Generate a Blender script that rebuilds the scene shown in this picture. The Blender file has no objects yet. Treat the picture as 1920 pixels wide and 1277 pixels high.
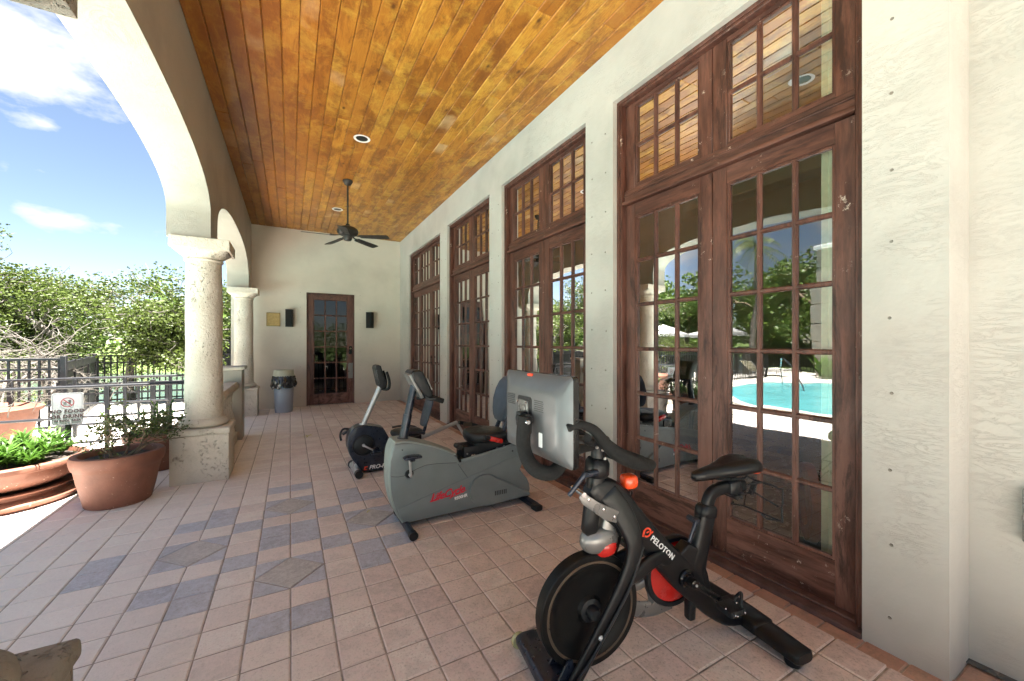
import bpy, bmesh, math, random
from mathutils import Vector, Matrix, noise as mnoise
R = math.radians
random.seed(7)
SC = bpy.context.scene
COL = SC.collection

# ------------------------------------------------------------------ camera, sky, sun, exposure
cam_d = bpy.data.cameras.new("camera"); cam = bpy.data.objects.new("camera", cam_d); COL.objects.link(cam)
cam.location = (0, 0, 1.5)
cam.rotation_euler = (R(90), 0, -math.atan2(416, 747))
cam_d.sensor_width = 36; cam_d.lens = 36 * 747 / 1920
cam_d.shift_y = 4.5 / 1920
cam_d.clip_start = 0.02; cam_d.clip_end = 2000
SC.camera = cam

SUN_DIR = Vector((0.10, -0.07, 0.97)).normalized()
W = bpy.data.worlds.new("World"); SC.world = W; W.use_nodes = True
nt = W.node_tree; nt.nodes.clear()
def N(t, typ, **kw):
    n = t.nodes.new(typ)
    for k, v in kw.items(): setattr(n, k, v)
    return n
def L(t, a, b): t.links.new(a, b)
def V(n, name, val): n.inputs[name].default_value = val
sky = N(nt, 'ShaderNodeTexSky', sky_type='NISHITA'); sky.sun_disc = False
sky.sun_elevation = math.asin(SUN_DIR.z); sky.sun_rotation = math.atan2(SUN_DIR.x, SUN_DIR.y)
sky.air_density = 0.7; sky.dust_density = 0.1; sky.ozone_density = 1.5
tc = N(nt, 'ShaderNodeTexCoord')
def blob(direction, radius, soft, sx=1.0):
    d = Vector(direction).normalized()
    sub = N(nt, 'ShaderNodeVectorMath', operation='SUBTRACT'); L(nt, tc.outputs['Generated'], sub.inputs[0]); sub.inputs[1].default_value = d
    sc_ = N(nt, 'ShaderNodeVectorMath', operation='MULTIPLY'); L(nt, sub.outputs[0], sc_.inputs[0]); sc_.inputs[1].default_value = (1, 1, sx)
    ln = N(nt, 'ShaderNodeVectorMath', operation='LENGTH'); L(nt, sc_.outputs[0], ln.inputs[0])
    mr = N(nt, 'ShaderNodeMapRange'); L(nt, ln.outputs['Value'], mr.inputs[0]); V(mr, 1, radius + soft); V(mr, 2, radius - soft); V(mr, 3, 0.0); V(mr, 4, 1.0)
    return mr.outputs[0]
n1 = N(nt, 'ShaderNodeTexNoise'); V(n1, 'Scale', 9.0); V(n1, 'Detail', 9.0); V(n1, 'Roughness', 0.58)
mp = N(nt, 'ShaderNodeMapping'); mp.inputs['Scale'].default_value = (1, 1, 2.2)
L(nt, tc.outputs['Generated'], mp.inputs[0]); L(nt, mp.outputs[0], n1.inputs['Vector'])
masks = [blob((-.60, 1.466, .76), .10, .08, 1.2), blob((-.496, 1.42, .308), .050, .030, 2.6), blob((-.53, 1.44, .546), .035, .035, 2.2), blob((-1.6, .4, .8), .45, .3, 1.5), blob((-1.2, -.9, .5), .4, .3, 2.0)]
acc = masks[0]
for m in masks[1:]:
    mx = N(nt, 'ShaderNodeMath', operation='MAXIMUM'); L(nt, acc, mx.inputs[0]); L(nt, m, mx.inputs[1]); acc = mx.outputs[0]
mul = N(nt, 'ShaderNodeMath', operation='MULTIPLY_ADD'); L(nt, acc, mul.inputs[0]); mul.inputs[1].default_value = 0.40; L(nt, n1.outputs['Fac'], mul.inputs[2])
cr = N(nt, 'ShaderNodeMapRange'); L(nt, mul.outputs[0], cr.inputs[0]); V(cr, 1, 0.66); V(cr, 2, 0.86)
mixc = N(nt, 'ShaderNodeMix', data_type='RGBA'); L(nt, cr.outputs[0], mixc.inputs['Factor'])
hs = N(nt, 'ShaderNodeMix', data_type='RGBA', blend_type='MULTIPLY'); V(hs, 'Factor', 1.0); L(nt, sky.outputs[0], hs.inputs['A']); hs.inputs['B'].default_value = (.45, .40, .35, 1)
L(nt, hs.outputs['Result'], mixc.inputs['A']); mixc.inputs['B'].default_value = (1.45, 1.5, 1.6, 1)
bg = N(nt, 'ShaderNodeBackground'); V(bg, "Strength", 0.07); L(nt, mixc.outputs['Result'], bg.inputs['Color'])
wo = N(nt, 'ShaderNodeOutputWorld'); L(nt, bg.outputs[0], wo.inputs[0])

sd = bpy.data.lights.new("sun", 'SUN'); sd.energy = 5.0; sd.angle = R(0.5); sd.color = (1, .955, .88)
so = bpy.data.objects.new("sun", sd); COL.objects.link(so); so.rotation_euler = SUN_DIR.to_track_quat('Z', 'Y').to_euler(); so.location = (0, 0, 20)

SC.view_settings.view_transform = 'Standard'; SC.view_settings.look = 'None'
SC.view_settings.exposure = 3.52; SC.view_settings.gamma = 1.0
SC.render.engine = 'CYCLES'
SC.cycles.use_denoising = True
SC.cycles.max_bounces = 9; SC.cycles.diffuse_bounces = 6; SC.cycles.glossy_bounces = 4
SC.cycles.transparent_max_bounces = 12; SC.cycles.transmission_bounces = 6
SC.cycles.sample_clamp_indirect = 6.0
SC.cycles.caustics_reflective = False; SC.cycles.caustics_refractive = False

# ------------------------------------------------------------------ materials
MATS = {}
def newmat(name):
    m = bpy.data.materials.new(name); m.use_nodes = True
    t = m.node_tree; p = t.nodes['Principled BSDF']; MATS[name] = m
    return m, t, p
def coords(t, scale=(1, 1, 1), kind='Object'):
    c = N(t, 'ShaderNodeTexCoord'); mpp = N(t, 'ShaderNodeMapping'); mpp.inputs['Scale'].default_value = scale
    L(t, c.outputs[kind], mpp.inputs[0]); return mpp.outputs[0]
def noise(t, vec, scale, detail=4, rough=.55, dist=0):
    n = N(t, 'ShaderNodeTexNoise'); V(n, 'Scale', scale); V(n, 'Detail', detail); V(n, 'Roughness', rough); V(n, 'Distortion', dist)
    L(t, vec, n.inputs['Vector']); return n.outputs['Fac']
def ramp(t, fac, stops):
    r = N(t, 'ShaderNodeValToRGB'); L(t, fac, r.inputs[0]); e = r.color_ramp.elements
    e[0].position, e[0].color = stops[0][0], (*stops[0][1], 1)
    e[1].position, e[1].color = stops[-1][0], (*stops[-1][1], 1)
    for s in stops[1:-1]:
        x = e.new(s[0]); x.color = (*s[1], 1)
    return r.outputs[0]
def g(v): return (v, v, v)
def mixrgb(t, f, a, b, mode='MIX'):
    m = N(t, 'ShaderNodeMix', data_type='RGBA', blend_type=mode)
    for key, val in (('Factor', f), ('A', a), ('B', b)):
        if isinstance(val, (int, float)): m.inputs[key].default_value = val
        elif isinstance(val, tuple): m.inputs[key].default_value = (*val, 1)
        else: L(t, val, m.inputs[key])
    return m.outputs['Result']
def math_(t, op, a, b=None, c=None):
    m = N(t, 'ShaderNodeMath', operation=op)
    for i, val in enumerate((a, b, c)):
        if val is None: continue
        if isinstance(val, (int, float)): m.inputs[i].default_value = val
        else: L(t, val, m.inputs[i])
    return m.outputs[0]
def bump(t, p, h, strength=.3, dist=.01):
    b = N(t, 'ShaderNodeBump'); V(b, 'Strength', strength); V(b, 'Distance', dist); L(t, h, b.inputs['Height']); L(t, b.outputs[0], p.inputs['Normal'])

def simple(name, col, rough=.5, metal=0, var=.12, vscale=8, bstr=0, bscale=60, coat=0, spec=None, sheen=0):
    m, t, p = newmat(name); vec = coords(t)
    n = noise(t, vec, vscale, 5)
    c2 = tuple(min(1, x * (1 + var)) for x in col); c1 = tuple(x * (1 - var) for x in col)
    L(t, ramp(t, n, [(.3, c1), (.7, c2)]), p.inputs['Base Color'])
    rr = ramp(t, noise(t, vec, vscale * 2.3, 4), [(.3, g(max(0, rough - .08))), (.7, g(min(1, rough + .1)))]); L(t, rr, p.inputs['Roughness'])
    V(p, 'Metallic', metal)
    if coat: V(p, 'Coat Weight', coat); V(p, 'Coat Roughness', .15)
    if spec is not None: V(p, 'Specular IOR Level', spec)
    if bstr: bump(t, p, noise(t, vec, bscale, 5), bstr, .004)
    return m

def stucco(name, col, dirt=.25, sc=1.0, bs=.35):
    m, t, p = newmat(name); vec = coords(t); vs = coords(t, (1, .55, 3.2))
    big = noise(t, vec, .7 * sc, 5, .6); fine = noise(t, vec, 45 * sc, 4)
    c = ramp(t, big, [(.3, tuple(x * (1 - dirt * .6) for x in col)), (.55, col), (.75, tuple(min(1, x * 1.05) for x in col))])
    c = mixrgb(t, ramp(t, noise(t, vs, 3.0, 6, .65, .6), [(.55, g(0)), (.8, g(.35 * dirt + .05))]), c, tuple(x * .78 for x in col))
    L(t, c, p.inputs['Base Color']); V(p, 'Roughness', .62)
    knife = noise(t, coords(t, (1, .6, 2.6)), 7 * sc, 9, .75, 1.8)
    patch = ramp(t, noise(t, vec, 1.6, 4, .6), [(.42, g(0)), (.62, g(1))])
    ridge = ramp(t, knife, [(.40, g(.5)), (.47, g(.62)), (.5, g(.15)), (.53, g(.6)), (.7, g(.5))])
    h = math_(t, 'MULTIPLY_ADD', fine, .30, math_(t, 'MULTIPLY', ridge, patch)); h = math_(t, 'MULTIPLY_ADD', noise(t, vec, 4, 4), .8, h)
    bump(t, p, h, bs, .006)
    return m
stucco('stucco_wall', (.485, .465, .43), .45, 1.0, .5)
stucco('stucco_end', (.58, .535, .46), .35, 1.0, .45)
stucco('stucco_arcade', (.39, .355, .30), .5, 1.0, .5)
stucco('interior_paint', (.34, .27, .14), .1, 1.0, .05)
simple('interior_dark', (.05, .045, .04), .5)
simple('interior_floor', (.09, .085, .08), .22)

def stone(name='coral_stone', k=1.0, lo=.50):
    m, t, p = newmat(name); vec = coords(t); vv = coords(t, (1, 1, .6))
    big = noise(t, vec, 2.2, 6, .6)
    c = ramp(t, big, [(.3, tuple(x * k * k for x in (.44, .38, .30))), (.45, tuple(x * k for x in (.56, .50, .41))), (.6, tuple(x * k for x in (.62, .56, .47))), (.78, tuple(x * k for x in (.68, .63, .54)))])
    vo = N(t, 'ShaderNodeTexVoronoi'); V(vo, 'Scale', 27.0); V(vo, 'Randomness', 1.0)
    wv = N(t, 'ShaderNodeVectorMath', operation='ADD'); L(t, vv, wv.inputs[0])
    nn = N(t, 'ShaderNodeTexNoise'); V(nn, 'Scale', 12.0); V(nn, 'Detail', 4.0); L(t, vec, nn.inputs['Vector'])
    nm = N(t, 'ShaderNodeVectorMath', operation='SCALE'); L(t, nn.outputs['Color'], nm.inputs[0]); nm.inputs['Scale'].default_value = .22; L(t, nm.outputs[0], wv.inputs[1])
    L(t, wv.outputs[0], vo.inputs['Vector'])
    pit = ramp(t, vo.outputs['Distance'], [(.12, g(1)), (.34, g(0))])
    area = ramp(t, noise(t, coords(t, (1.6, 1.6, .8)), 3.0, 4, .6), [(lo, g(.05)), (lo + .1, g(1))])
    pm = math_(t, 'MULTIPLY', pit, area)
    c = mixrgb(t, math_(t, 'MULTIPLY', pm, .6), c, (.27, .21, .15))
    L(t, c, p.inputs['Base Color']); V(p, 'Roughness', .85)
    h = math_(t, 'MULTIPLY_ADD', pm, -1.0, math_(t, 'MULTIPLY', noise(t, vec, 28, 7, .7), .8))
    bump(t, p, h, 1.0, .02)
stone(); stone('shaded_rough_stone', .55, .36)  # second stone: rougher and dirtier, with the near column's shade darkened into its colour

def door_wood(name='door_wood', horiz=False):
    m, t, p = newmat(name); vc = coords(t)
    sv = (7, 1.1, 7) if horiz else (7, 7, 1.1); vec = coords(t, sv)
    st = noise(t, vec, 3.0, 8, .66, .35); fine = noise(t, coords(t, (40, 3, 40) if horiz else (40, 40, 3)), 2.5, 5, .6)
    c = ramp(t, st, [(.26, (.022, .008, .006)), (.46, (.060, .021, .014)), (.60, (.115, .043, .028)), (.76, (.155, .072, .052))])
    c = mixrgb(t, ramp(t, fine, [(.4, g(0)), (.75, g(.4))]), c, (.035, .013, .010))
    low = N(t, 'ShaderNodeSeparateXYZ'); L(t, vc, low.inputs[0])
    hgt = N(t, 'ShaderNodeMapRange'); L(t, low.outputs['Z'], hgt.inputs[0]); V(hgt, 1, .1); V(hgt, 2, 2.3); V(hgt, 3, 1.0); V(hgt, 4, .2)
    fade = math_(t, 'MULTIPLY', ramp(t, noise(t, coords(t, tuple(x * .35 for x in sv)), 2.2, 7, .7, .5), [(.38, g(0)), (.58, g(1))]), hgt.outputs[0])
    c = mixrgb(t, math_(t, 'MULTIPLY', fade, .72), c, (.27, .14, .11))
    blk = ramp(t, noise(t, coords(t, tuple(x * .5 for x in sv)), 1.8, 8, .75, .5), [(.53, g(0)), (.62, g(.8))]); c = mixrgb(t, blk, c, (.022, .011, .009))
    chip = ramp(t, noise(t, coords(t, (2, 2, 2)), 6.5, 10, .82), [(.61, g(0)), (.63, g(1))])
    gate = ramp(t, noise(t, vc, 1.6, 3), [(.50, g(0)), (.58, g(1))]); chip = math_(t, 'MULTIPLY', chip, gate)
    c = mixrgb(t, chip, c, (.50, .40, .33)); L(t, c, p.inputs['Base Color']); V(p, 'Roughness', .45); V(p, 'Specular IOR Level', .4)
    bump(t, p, math_(t, 'MULTIPLY_ADD', chip, -.9, fine), .35, .002)
door_wood(); door_wood('door_wood_rail', True)

def ceiling_wood():
    m, t, p = newmat('pine_boards'); gi = N(t, 'ShaderNodeNewGeometry'); rnd = gi.outputs['Random Per Island']
    c0 = N(t, 'ShaderNodeTexCoord'); add = N(t, 'ShaderNodeVectorMath', operation='ADD'); L(t, c0.outputs['Object'], add.inputs[0])
    cmb = N(t, 'ShaderNodeCombineXYZ'); L(t, math_(t, 'MULTIPLY', rnd, 7.3), cmb.inputs['X']); L(t, math_(t, 'MULTIPLY', rnd, 31.0), cmb.inputs['Y']); L(t, math_(t, 'MULTIPLY', rnd, 3.0), cmb.inputs['Z']); L(t, cmb.outputs[0], add.inputs[1])
    m1 = N(t, 'ShaderNodeMapping'); m1.inputs['Scale'].default_value = (9, .75, 1); L(t, add.outputs[0], m1.inputs[0])
    gn = noise(t, m1.outputs[0], 1.5, 3, .5, .3)
    wave = math_(t, 'SINE', math_(t, 'MULTIPLY', gn, 80.0))
    wave = math_(t, 'POWER', math_(t, 'MULTIPLY_ADD', wave, .5, .5), 2.2)
    m2 = N(t, 'ShaderNodeMapping'); m2.inputs['Scale'].default_value = (70, 2.0, 1); L(t, add.outputs[0], m2.inputs[0])
    fib = noise(t, m2.outputs[0], 2.0, 4, .6)
    base = ramp(t, rnd, [(0, (.30, .115, .016)), (.2, (.46, .20, .026)), (.4, (.36, .145, .020)), (.6, (.54, .265, .038)), (.8, (.42, .175, .024)), (1, (.28, .10, .015))])
    c = mixrgb(t, math_(t, 'MULTIPLY', wave, .45), base, (.30, .105, .014))
    c = mixrgb(t, ramp(t, fib, [(.4, g(0)), (.75, g(.35))]), c, (.27, .09, .012))
    blot = noise(t, coords(t, (3.0, 1.0, 1)), 1.9, 9, .74, .5)
    c = mixrgb(t, ramp(t, blot, [(.47, g(0)), (.54, g(.55)), (.64, g(.85))]), c, (.15, .048, .009))
    blot2 = noise(t, add.outputs[0], 2.6, 8, .75, .3)
    c = mixrgb(t, ramp(t, blot2, [(.50, g(0)), (.64, g(.5))]), c, (.62, .38, .06))
    pale = noise(t, add.outputs[0], 1.15, 4, .5)
    c = mixrgb(t, ramp(t, pale, [(.64, g(0)), (.72, g(.45))]), c, (.72, .52, .28))
    # redder, deeper tone toward the arcade side
    xyz = N(t, 'ShaderNodeSeparateXYZ'); L(t, c0.outputs['Object'], xyz.inputs[0])
    red = N(t, 'ShaderNodeMapRange'); L(t, xyz.outputs['X'], red.inputs[0]); V(red, 1, .5); V(red, 2, -.7); V(red, 3, 0.0); V(red, 4, .62)
    c = mixrgb(t, math_(t, 'MULTIPLY', red.outputs[0], ramp(t, blot, [(.3, g(.5)), (.6, g(1))])), c, (.30, .085, .014))
    vo = N(t, 'ShaderNodeTexVoronoi'); V(vo, 'Scale', 1.0); m3 = N(t, 'ShaderNodeMapping'); m3.inputs['Scale'].default_value = (4.2, 2.2, 1); L(t, add.outputs[0], m3.inputs[0]); L(t, m3.outputs[0], vo.inputs['Vector'])
    kn = ramp(t, vo.outputs['Distance'], [(.035, g(1)), (.06, g(.5)), (.1, g(0))]); c = mixrgb(t, math_(t, 'MULTIPLY', kn, .85), c, (.07, .022, .006))
    L(t, c, p.inputs['Base Color']); V(p, 'Roughness', .42); V(p, 'Coat Weight', .18); V(p, 'Coat Roughness', .25); V(p, 'Specular IOR Level', .3)
    bump(t, p, fib, .12, .002)
ceiling_wood()

def paver(name, stops, sat=1.0):
    m, t, p = newmat(name); gi = N(t, 'ShaderNodeNewGeometry'); rnd = gi.outputs['Random Per Island']; vec = coords(t)
    off = N(t, 'ShaderNodeVectorMath', operation='ADD'); L(t, vec, off.inputs[0]); cm = N(t, 'ShaderNodeCombineXYZ'); L(t, math_(t, 'MULTIPLY', rnd, 50.0), cm.inputs['Z']); L(t, cm.outputs[0], off.inputs[1])
    c = ramp(t, rnd, stops)
    cl = noise(t, off.outputs[0], 6.5, 6, .65, .5)
    c = mixrgb(t, ramp(t, cl, [(.40, g(.42)), (.52, g(0))]), c, tuple(x * .66 for x in stops[0][1]))
    c = mixrgb(t, ramp(t, noise(t, off.outputs[0], 4.0, 5, .6), [(.48, g(0)), (.7, g(.5))]), c, tuple(min(1, x * 1.28) for x in stops[-1][1]))
    sp = noise(t, vec, 75, 4, .75); c = mixrgb(t, ramp(t, sp, [(.53, g(0)), (.62, g(.5))]), c, (.24, .18, .14)); c = mixrgb(t, ramp(t, noise(t, off.outputs[0], 24, 6, .8), [(.48, g(0)), (.58, g(.6))]), c, tuple(min(1, x * 1.35) for x in stops[-1][1]))
    st = ramp(t, noise(t, vec, 1.1, 7, .7, .8), [(.54, g(0)), (.66, g(.3))]); c = mixrgb(t, st, c, tuple(x * .55 for x in stops[0][1]))
    # paler toward the outer (open) side of the terrace
    xyz = N(t, 'ShaderNodeSeparateXYZ'); L(t, vec, xyz.inputs[0])
    pale_side = N(t, 'ShaderNodeMapRange'); L(t, xyz.outputs['X'], pale_side.inputs[0]); V(pale_side, 1, 1.0); V(pale_side, 2, -1.2); V(pale_side, 3, 0.0); V(pale_side, 4, .72)
    c = mixrgb(t, math_(t, 'MULTIPLY', pale_side.outputs[0], sat), c, (.80, .76, .71))
    L(t, c, p.inputs['Base Color']); V(p, 'Roughness', .62)
    h = math_(t, 'MULTIPLY_ADD', sp, -.6, noise(t, vec, 35, 5, .6)); bump(t, p, h, .7, .004)
paver('paver_tan', [(0, (.62, .505, .44)), (.2, (.74, .645, .56)), (.4, (.62, .50, .455)), (.6, (.80, .73, .65)), (.8, (.68, .57, .505)), (1, (.54, .425, .385))])
paver('paver_blue', [(0, (.37, .39, .45)), (.5, (.46, .475, .52)), (1, (.40, .415, .47))], .25)
paver('paver_grey', [(0, (.39, .37, .355)), (1, (.44, .42, .40))], .3)
paver('paver_red', [(0, (.36, .20, .14)), (.4, (.44, .27, .19)), (.7, (.52, .37, .28)), (1, (.38, .20, .14))], .0)
simple('joint_sand', (.32, .27, .225), .95, var=.3, vscale=14, bstr=.5)
def deckmat():
    m, t, p = newmat('deck_concrete'); vec = coords(t)
    br = N(t, 'ShaderNodeTexBrick'); V(br, 'Scale', 1.0); V(br, 'Mortar Size', .006); V(br, 'Brick Width', .62); V(br, 'Row Height', .41)
    br.inputs['Color1'].default_value = (.66, .63, .58, 1); br.inputs['Color2'].default_value = (.61, .58, .53, 1); br.inputs['Mortar'].default_value = (.35, .31, .27, 1); L(t, vec, br.inputs['Vector'])
    c = mixrgb(t, ramp(t, noise(t, vec, 1.7, 7, .65), [(.45, g(0)), (.75, g(.45))]), br.outputs['Color'], (.42, .38, .33))
    L(t, c, p.inputs['Base Color']); V(p, 'Roughness', .8); bump(t, p, noise(t, vec, 40, 5), .3, .004)
deckmat()
def terracotta(name, col):
    m, t, p = newmat(name); vec = coords(t)
    c = ramp(t, noise(t, vec, 3.5, 7, .65), [(.3, tuple(x * .72 for x in col)), (.55, col), (.8, tuple(x * 1.2 for x in col))])
    sp = ramp(t, noise(t, vec, 30, 5, .8), [(.64, g(0)), (.67, g(1))])
    gate = ramp(t, noise(t, vec, 4, 3), [(.45, g(0)), (.55, g(.9))]); c = mixrgb(t, math_(t, 'MULTIPLY', sp, gate), c, (.62, .48, .38))
    L(t, c, p.inputs['Base Color']); V(p, 'Roughness', .68)
    bump(t, p, math_(t, 'MULTIPLY_ADD', noise(t, vec, 9, 6, .6), .9, math_(t, 'MULTIPLY', noise(t, vec, 50, 3), .3)), .5, .01)
terracotta('terracotta_dark', (.22, .088, .055)); terracotta('terracotta_light', (.16, .062, .036))
simple('soil', (.035, .026, .02), .95, var=.5, vscale=40, bstr=1, bscale=50)
def foliage(name, a, b, trans=.35):
    m, t, p = newmat(name); gi = N(t, 'ShaderNodeNewGeometry'); rnd = gi.outputs['Random Per Island']
    c = ramp(t, rnd, [(0, a), (.6, b), (1, tuple(min(1, x * 1.5) for x in b))]); vec = coords(t)
    c = mixrgb(t, ramp(t, noise(t, vec, .9, 4), [(.35, g(.5)), (.65, g(0))]), c, tuple(x * .55 for x in a))
    L(t, c, p.inputs['Base Color']); V(p, 'Roughness', .45); V(p, 'Specular IOR Level', .35)
    tr = N(t, 'ShaderNodeBsdfTranslucent'); L(t, c, tr.inputs[0]); mx = N(t, 'ShaderNodeMixShader'); V(mx, 0, trans)
    out = [n for n in t.nodes if n.type == 'OUTPUT_MATERIAL'][0]; L(t, p.outputs[0], mx.inputs[1]); L(t, tr.outputs[0], mx.inputs[2]); L(t, mx.outputs[0], out.inputs[0])
foliage('leaf_tree', (.055, .082, .016), (.095, .13, .025)); foliage('leaf_dark', (.06, .11, .02), (.12, .19, .035))
foliage('leaf_oleander', (.04, .095, .012), (.07, .15, .02), .3); foliage('leaf_shrub', (.045, .065, .018), (.10, .12, .03), .2)
foliage('leaf_palm', (.05, .07, .02), (.10, .13, .03), .25)
simple('petal_pink', (.50, .17, .22), .6, var=.2, vscale=60)
simple('bark_pale', (.13, .115, .10), .85, var=.35, vscale=7, bstr=.6, bscale=25)
simple('bark_brown', (.20, .15, .10), .9, var=.35, vscale=7, bstr=.6, bscale=25)
simple('grass', (.07, .11, .02), .9, var=.4, vscale=3)
simple('hedge_dark', (.02, .05, .012), .9, var=.4, vscale=3)
simple('iron_grey', (.014, .015, .018), .5, var=.15, spec=.3)
simple('iron_black', (.008, .008, .009), .5, spec=.3)
simple('rail_metal', (.014, .0145, .018), .45, 0, var=.1, spec=.35)
def watermat(name, col, rough, sc, st):
    m, t, p = newmat(name); vec = coords(t, (1, 1.6, 1)); L(t, ramp(t, noise(t, vec, .8, 5), [(.3, tuple(x * .7 for x in col)), (.7, col)]), p.inputs['Base Color'])
    V(p, 'Roughness', rough); V(p, 'IOR', 1.33); bump(t, p, noise(t, vec, sc, 4, .6, .6), st, .05)
watermat('lake', (.03, .05, .06), .12, 3.0, 1.0); watermat('pool', (.16, .58, .62), .05, 3.0, .35)
simple('white_paint', (.80, .80, .80), .45, var=.03); simple('white_fabric', (.6, .6, .6), .8, var=.05)
simple('black_plastic', (.010, .011, .013), .42, var=.2, vscale=20, spec=.35)
simple('black_satin', (.006, .0063, .0075), .36, 0, var=.15, vscale=15, spec=.32)
simple('flywheel_black', (.004, .004, .004), .45, 0, var=.05, spec=.22); simple('black_gloss', (.004, .004, .005), .2, 0, var=.1, spec=.45)
simple('black_foam', (.013, .013, .013), .8, var=.15, vscale=40, spec=.25)
simple('navy_metal', (.018, .024, .040), .32, .3, var=.35, vscale=18, coat=.2)
simple('grey_shell', (.165, .195, .20), .42, var=.08, vscale=5, bstr=.12, bscale=260)
simple('grey_shell_light', (.24, .27, .25), .45, var=.08, vscale=5, bstr=.12, bscale=260)
simple('silver', (.46, .46, .46), .34, .5, var=.02, vscale=3); simple('chrome', (.6, .6, .62), .15, 1.0, var=.05)
simple('monitor_grey', (.135, .135, .14), .38, .45, var=.03, vscale=6)
simple('guard_grey', (.22, .215, .21), .32, .6, var=.05)
simple('brass_tint', (.10, .075, .055), .35, .5, var=.2)
simple('red_plastic', (.55, .02, .015), .22, 0, var=.15, coat=.4); simple('orange_plastic', (.80, .075, .015), .25, 0, var=.1, coat=.5)
simple('red_print', (.62, .015, .04), .5); simple('orange_print', (.75, .06, .02), .5); simple('white_print', (.8, .8, .8), .5); simple('sign_white', (.33, .33, .345), .5, var=.02); simple('sign_red', (.22, .015, .025), .5); simple('sign_ink', (.035, .012, .016), .5); simple('sign_black', (.03, .035, .035), .5)
simple('pad_olive', (.055, .055, .045), .4, var=.2, vscale=12); simple('pad_blue', (.035, .045, .065), .38, var=.2, vscale=12)
simple('wheel_clear', (.42, .42, .22), .2, 0, var=.2, coat=.4)
simple('can_grey', (.30, .34, .40), .4, var=.06, vscale=3); simple('lid_beige', (.40, .40, .30), .45, var=.06, vscale=3)
simple('bag_black', (.008, .008, .010), .18, 0, var=.2, coat=.6); simple('brass', (.30, .22, .085), .4, .5, var=.25, vscale=25); simple('brass_dark', (.22, .17, .07), .4, .6)
simple('fan_black', (.022, .020, .018), .45, var=.2); simple('curtain', (.62, .60, .44), .85, var=.08, vscale=20)
simple('chair_wood', (.28, .08, .03), .35, var=.25, vscale=10); simple('yellow_leaf', (.45, .42, .06), .6)
simple('wood_sill', (.10, .055, .048), .6, var=.5, vscale=9, bstr=.3); simple('anchor_metal', (.24, .22, .19), .5, .4, var=.3, vscale=300)
simple('can_black', (.012, .012, .012), .35)
def glass(name, tint, base, k):
    m, t, p = newmat(name); t.nodes.remove(p); out = [n for n in t.nodes if n.type == 'OUTPUT_MATERIAL'][0]
    fr = N(t, 'ShaderNodeFresnel'); V(fr, 'IOR', 1.5)
    f = math_(t, 'MULTIPLY_ADD', fr.outputs[0], k, base); f = math_(t, 'MINIMUM', f, 1.0)
    tr = N(t, 'ShaderNodeBsdfTransparent'); tr.inputs[0].default_value = (*tint, 1); gl = N(t, 'ShaderNodeBsdfGlossy'); V(gl, 'Roughness', 0.0)
    b = N(t, 'ShaderNodeBump'); V(b, 'Strength', .05); V(b, 'Distance', .02); L(t, noise(t, coords(t), 2.2, 2), b.inputs['Height']); L(t, b.outputs[0], gl.inputs['Normal'])
    mx = N(t, 'ShaderNodeMixShader'); L(t, f, mx.inputs[0]); L(t, tr.outputs[0], mx.inputs[1]); L(t, gl.outputs[0], mx.inputs[2]); L(t, mx.outputs[0], out.inputs[0])
glass('door_glass', (.90, .92, .89), .10, 2.2); glass('end_glass', (.6, .6, .6), .0, 1.0)
def M(n): return MATS[n]

# ------------------------------------------------------------------ mesh helpers
def BM(): return bmesh.new()
def box(bm, x0, x1, y0, y1, z0, z1, bev=0, seg=1):
    vs = [bm.verts.new(c) for c in ((x0, y0, z0), (x1, y0, z0), (x1, y1, z0), (x0, y1, z0), (x0, y0, z1), (x1, y0, z1), (x1, y1, z1), (x0, y1, z1))]
    fs = [bm.faces.new([vs[i] for i in f]) for f in ((3, 2, 1, 0), (4, 5, 6, 7), (0, 1, 5, 4), (1, 2, 6, 5), (2, 3, 7, 6), (3, 0, 4, 7))]
    if bev:
        es = list({e for f in fs for e in f.edges}); bmesh.ops.bevel(bm, geom=es, offset=bev, segments=seg, affect='EDGES', profile=.6, clamp_overlap=True)
    return fs
def crom(pts, sub):
    if sub < 2 or len(pts) < 3: return [tuple(p) for p in pts]
    out = []; n = len(pts); k = len(pts[0])
    for i in range(n - 1):
        p0 = pts[max(i - 1, 0)]; p1 = pts[i]; p2 = pts[i + 1]; p3 = pts[min(i + 2, n - 1)]
        for s in range(sub):
            u = s / sub
            out.append(tuple(.5 * ((2 * p1[j]) + (-p0[j] + p2[j]) * u + (2 * p0[j] - 5 * p1[j] + 4 * p2[j] - p3[j]) * u * u + (-p0[j] + 3 * p1[j] - 3 * p2[j] + p3[j]) * u ** 3) for j in range(k)))
    out.append(tuple(pts[-1])); return out
def skin(bm, rings, caps=True):
    vr = [[bm.verts.new(p) for p in r] for r in rings]; n = len(rings[0])
    for a, b in zip(vr[:-1], vr[1:]):
        for i in range(n): bm.faces.new((a[i], a[(i + 1) % n], b[(i + 1) % n], b[i]))
    if caps: bm.faces.new(vr[0][::-1]); bm.faces.new(vr[-1])
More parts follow.
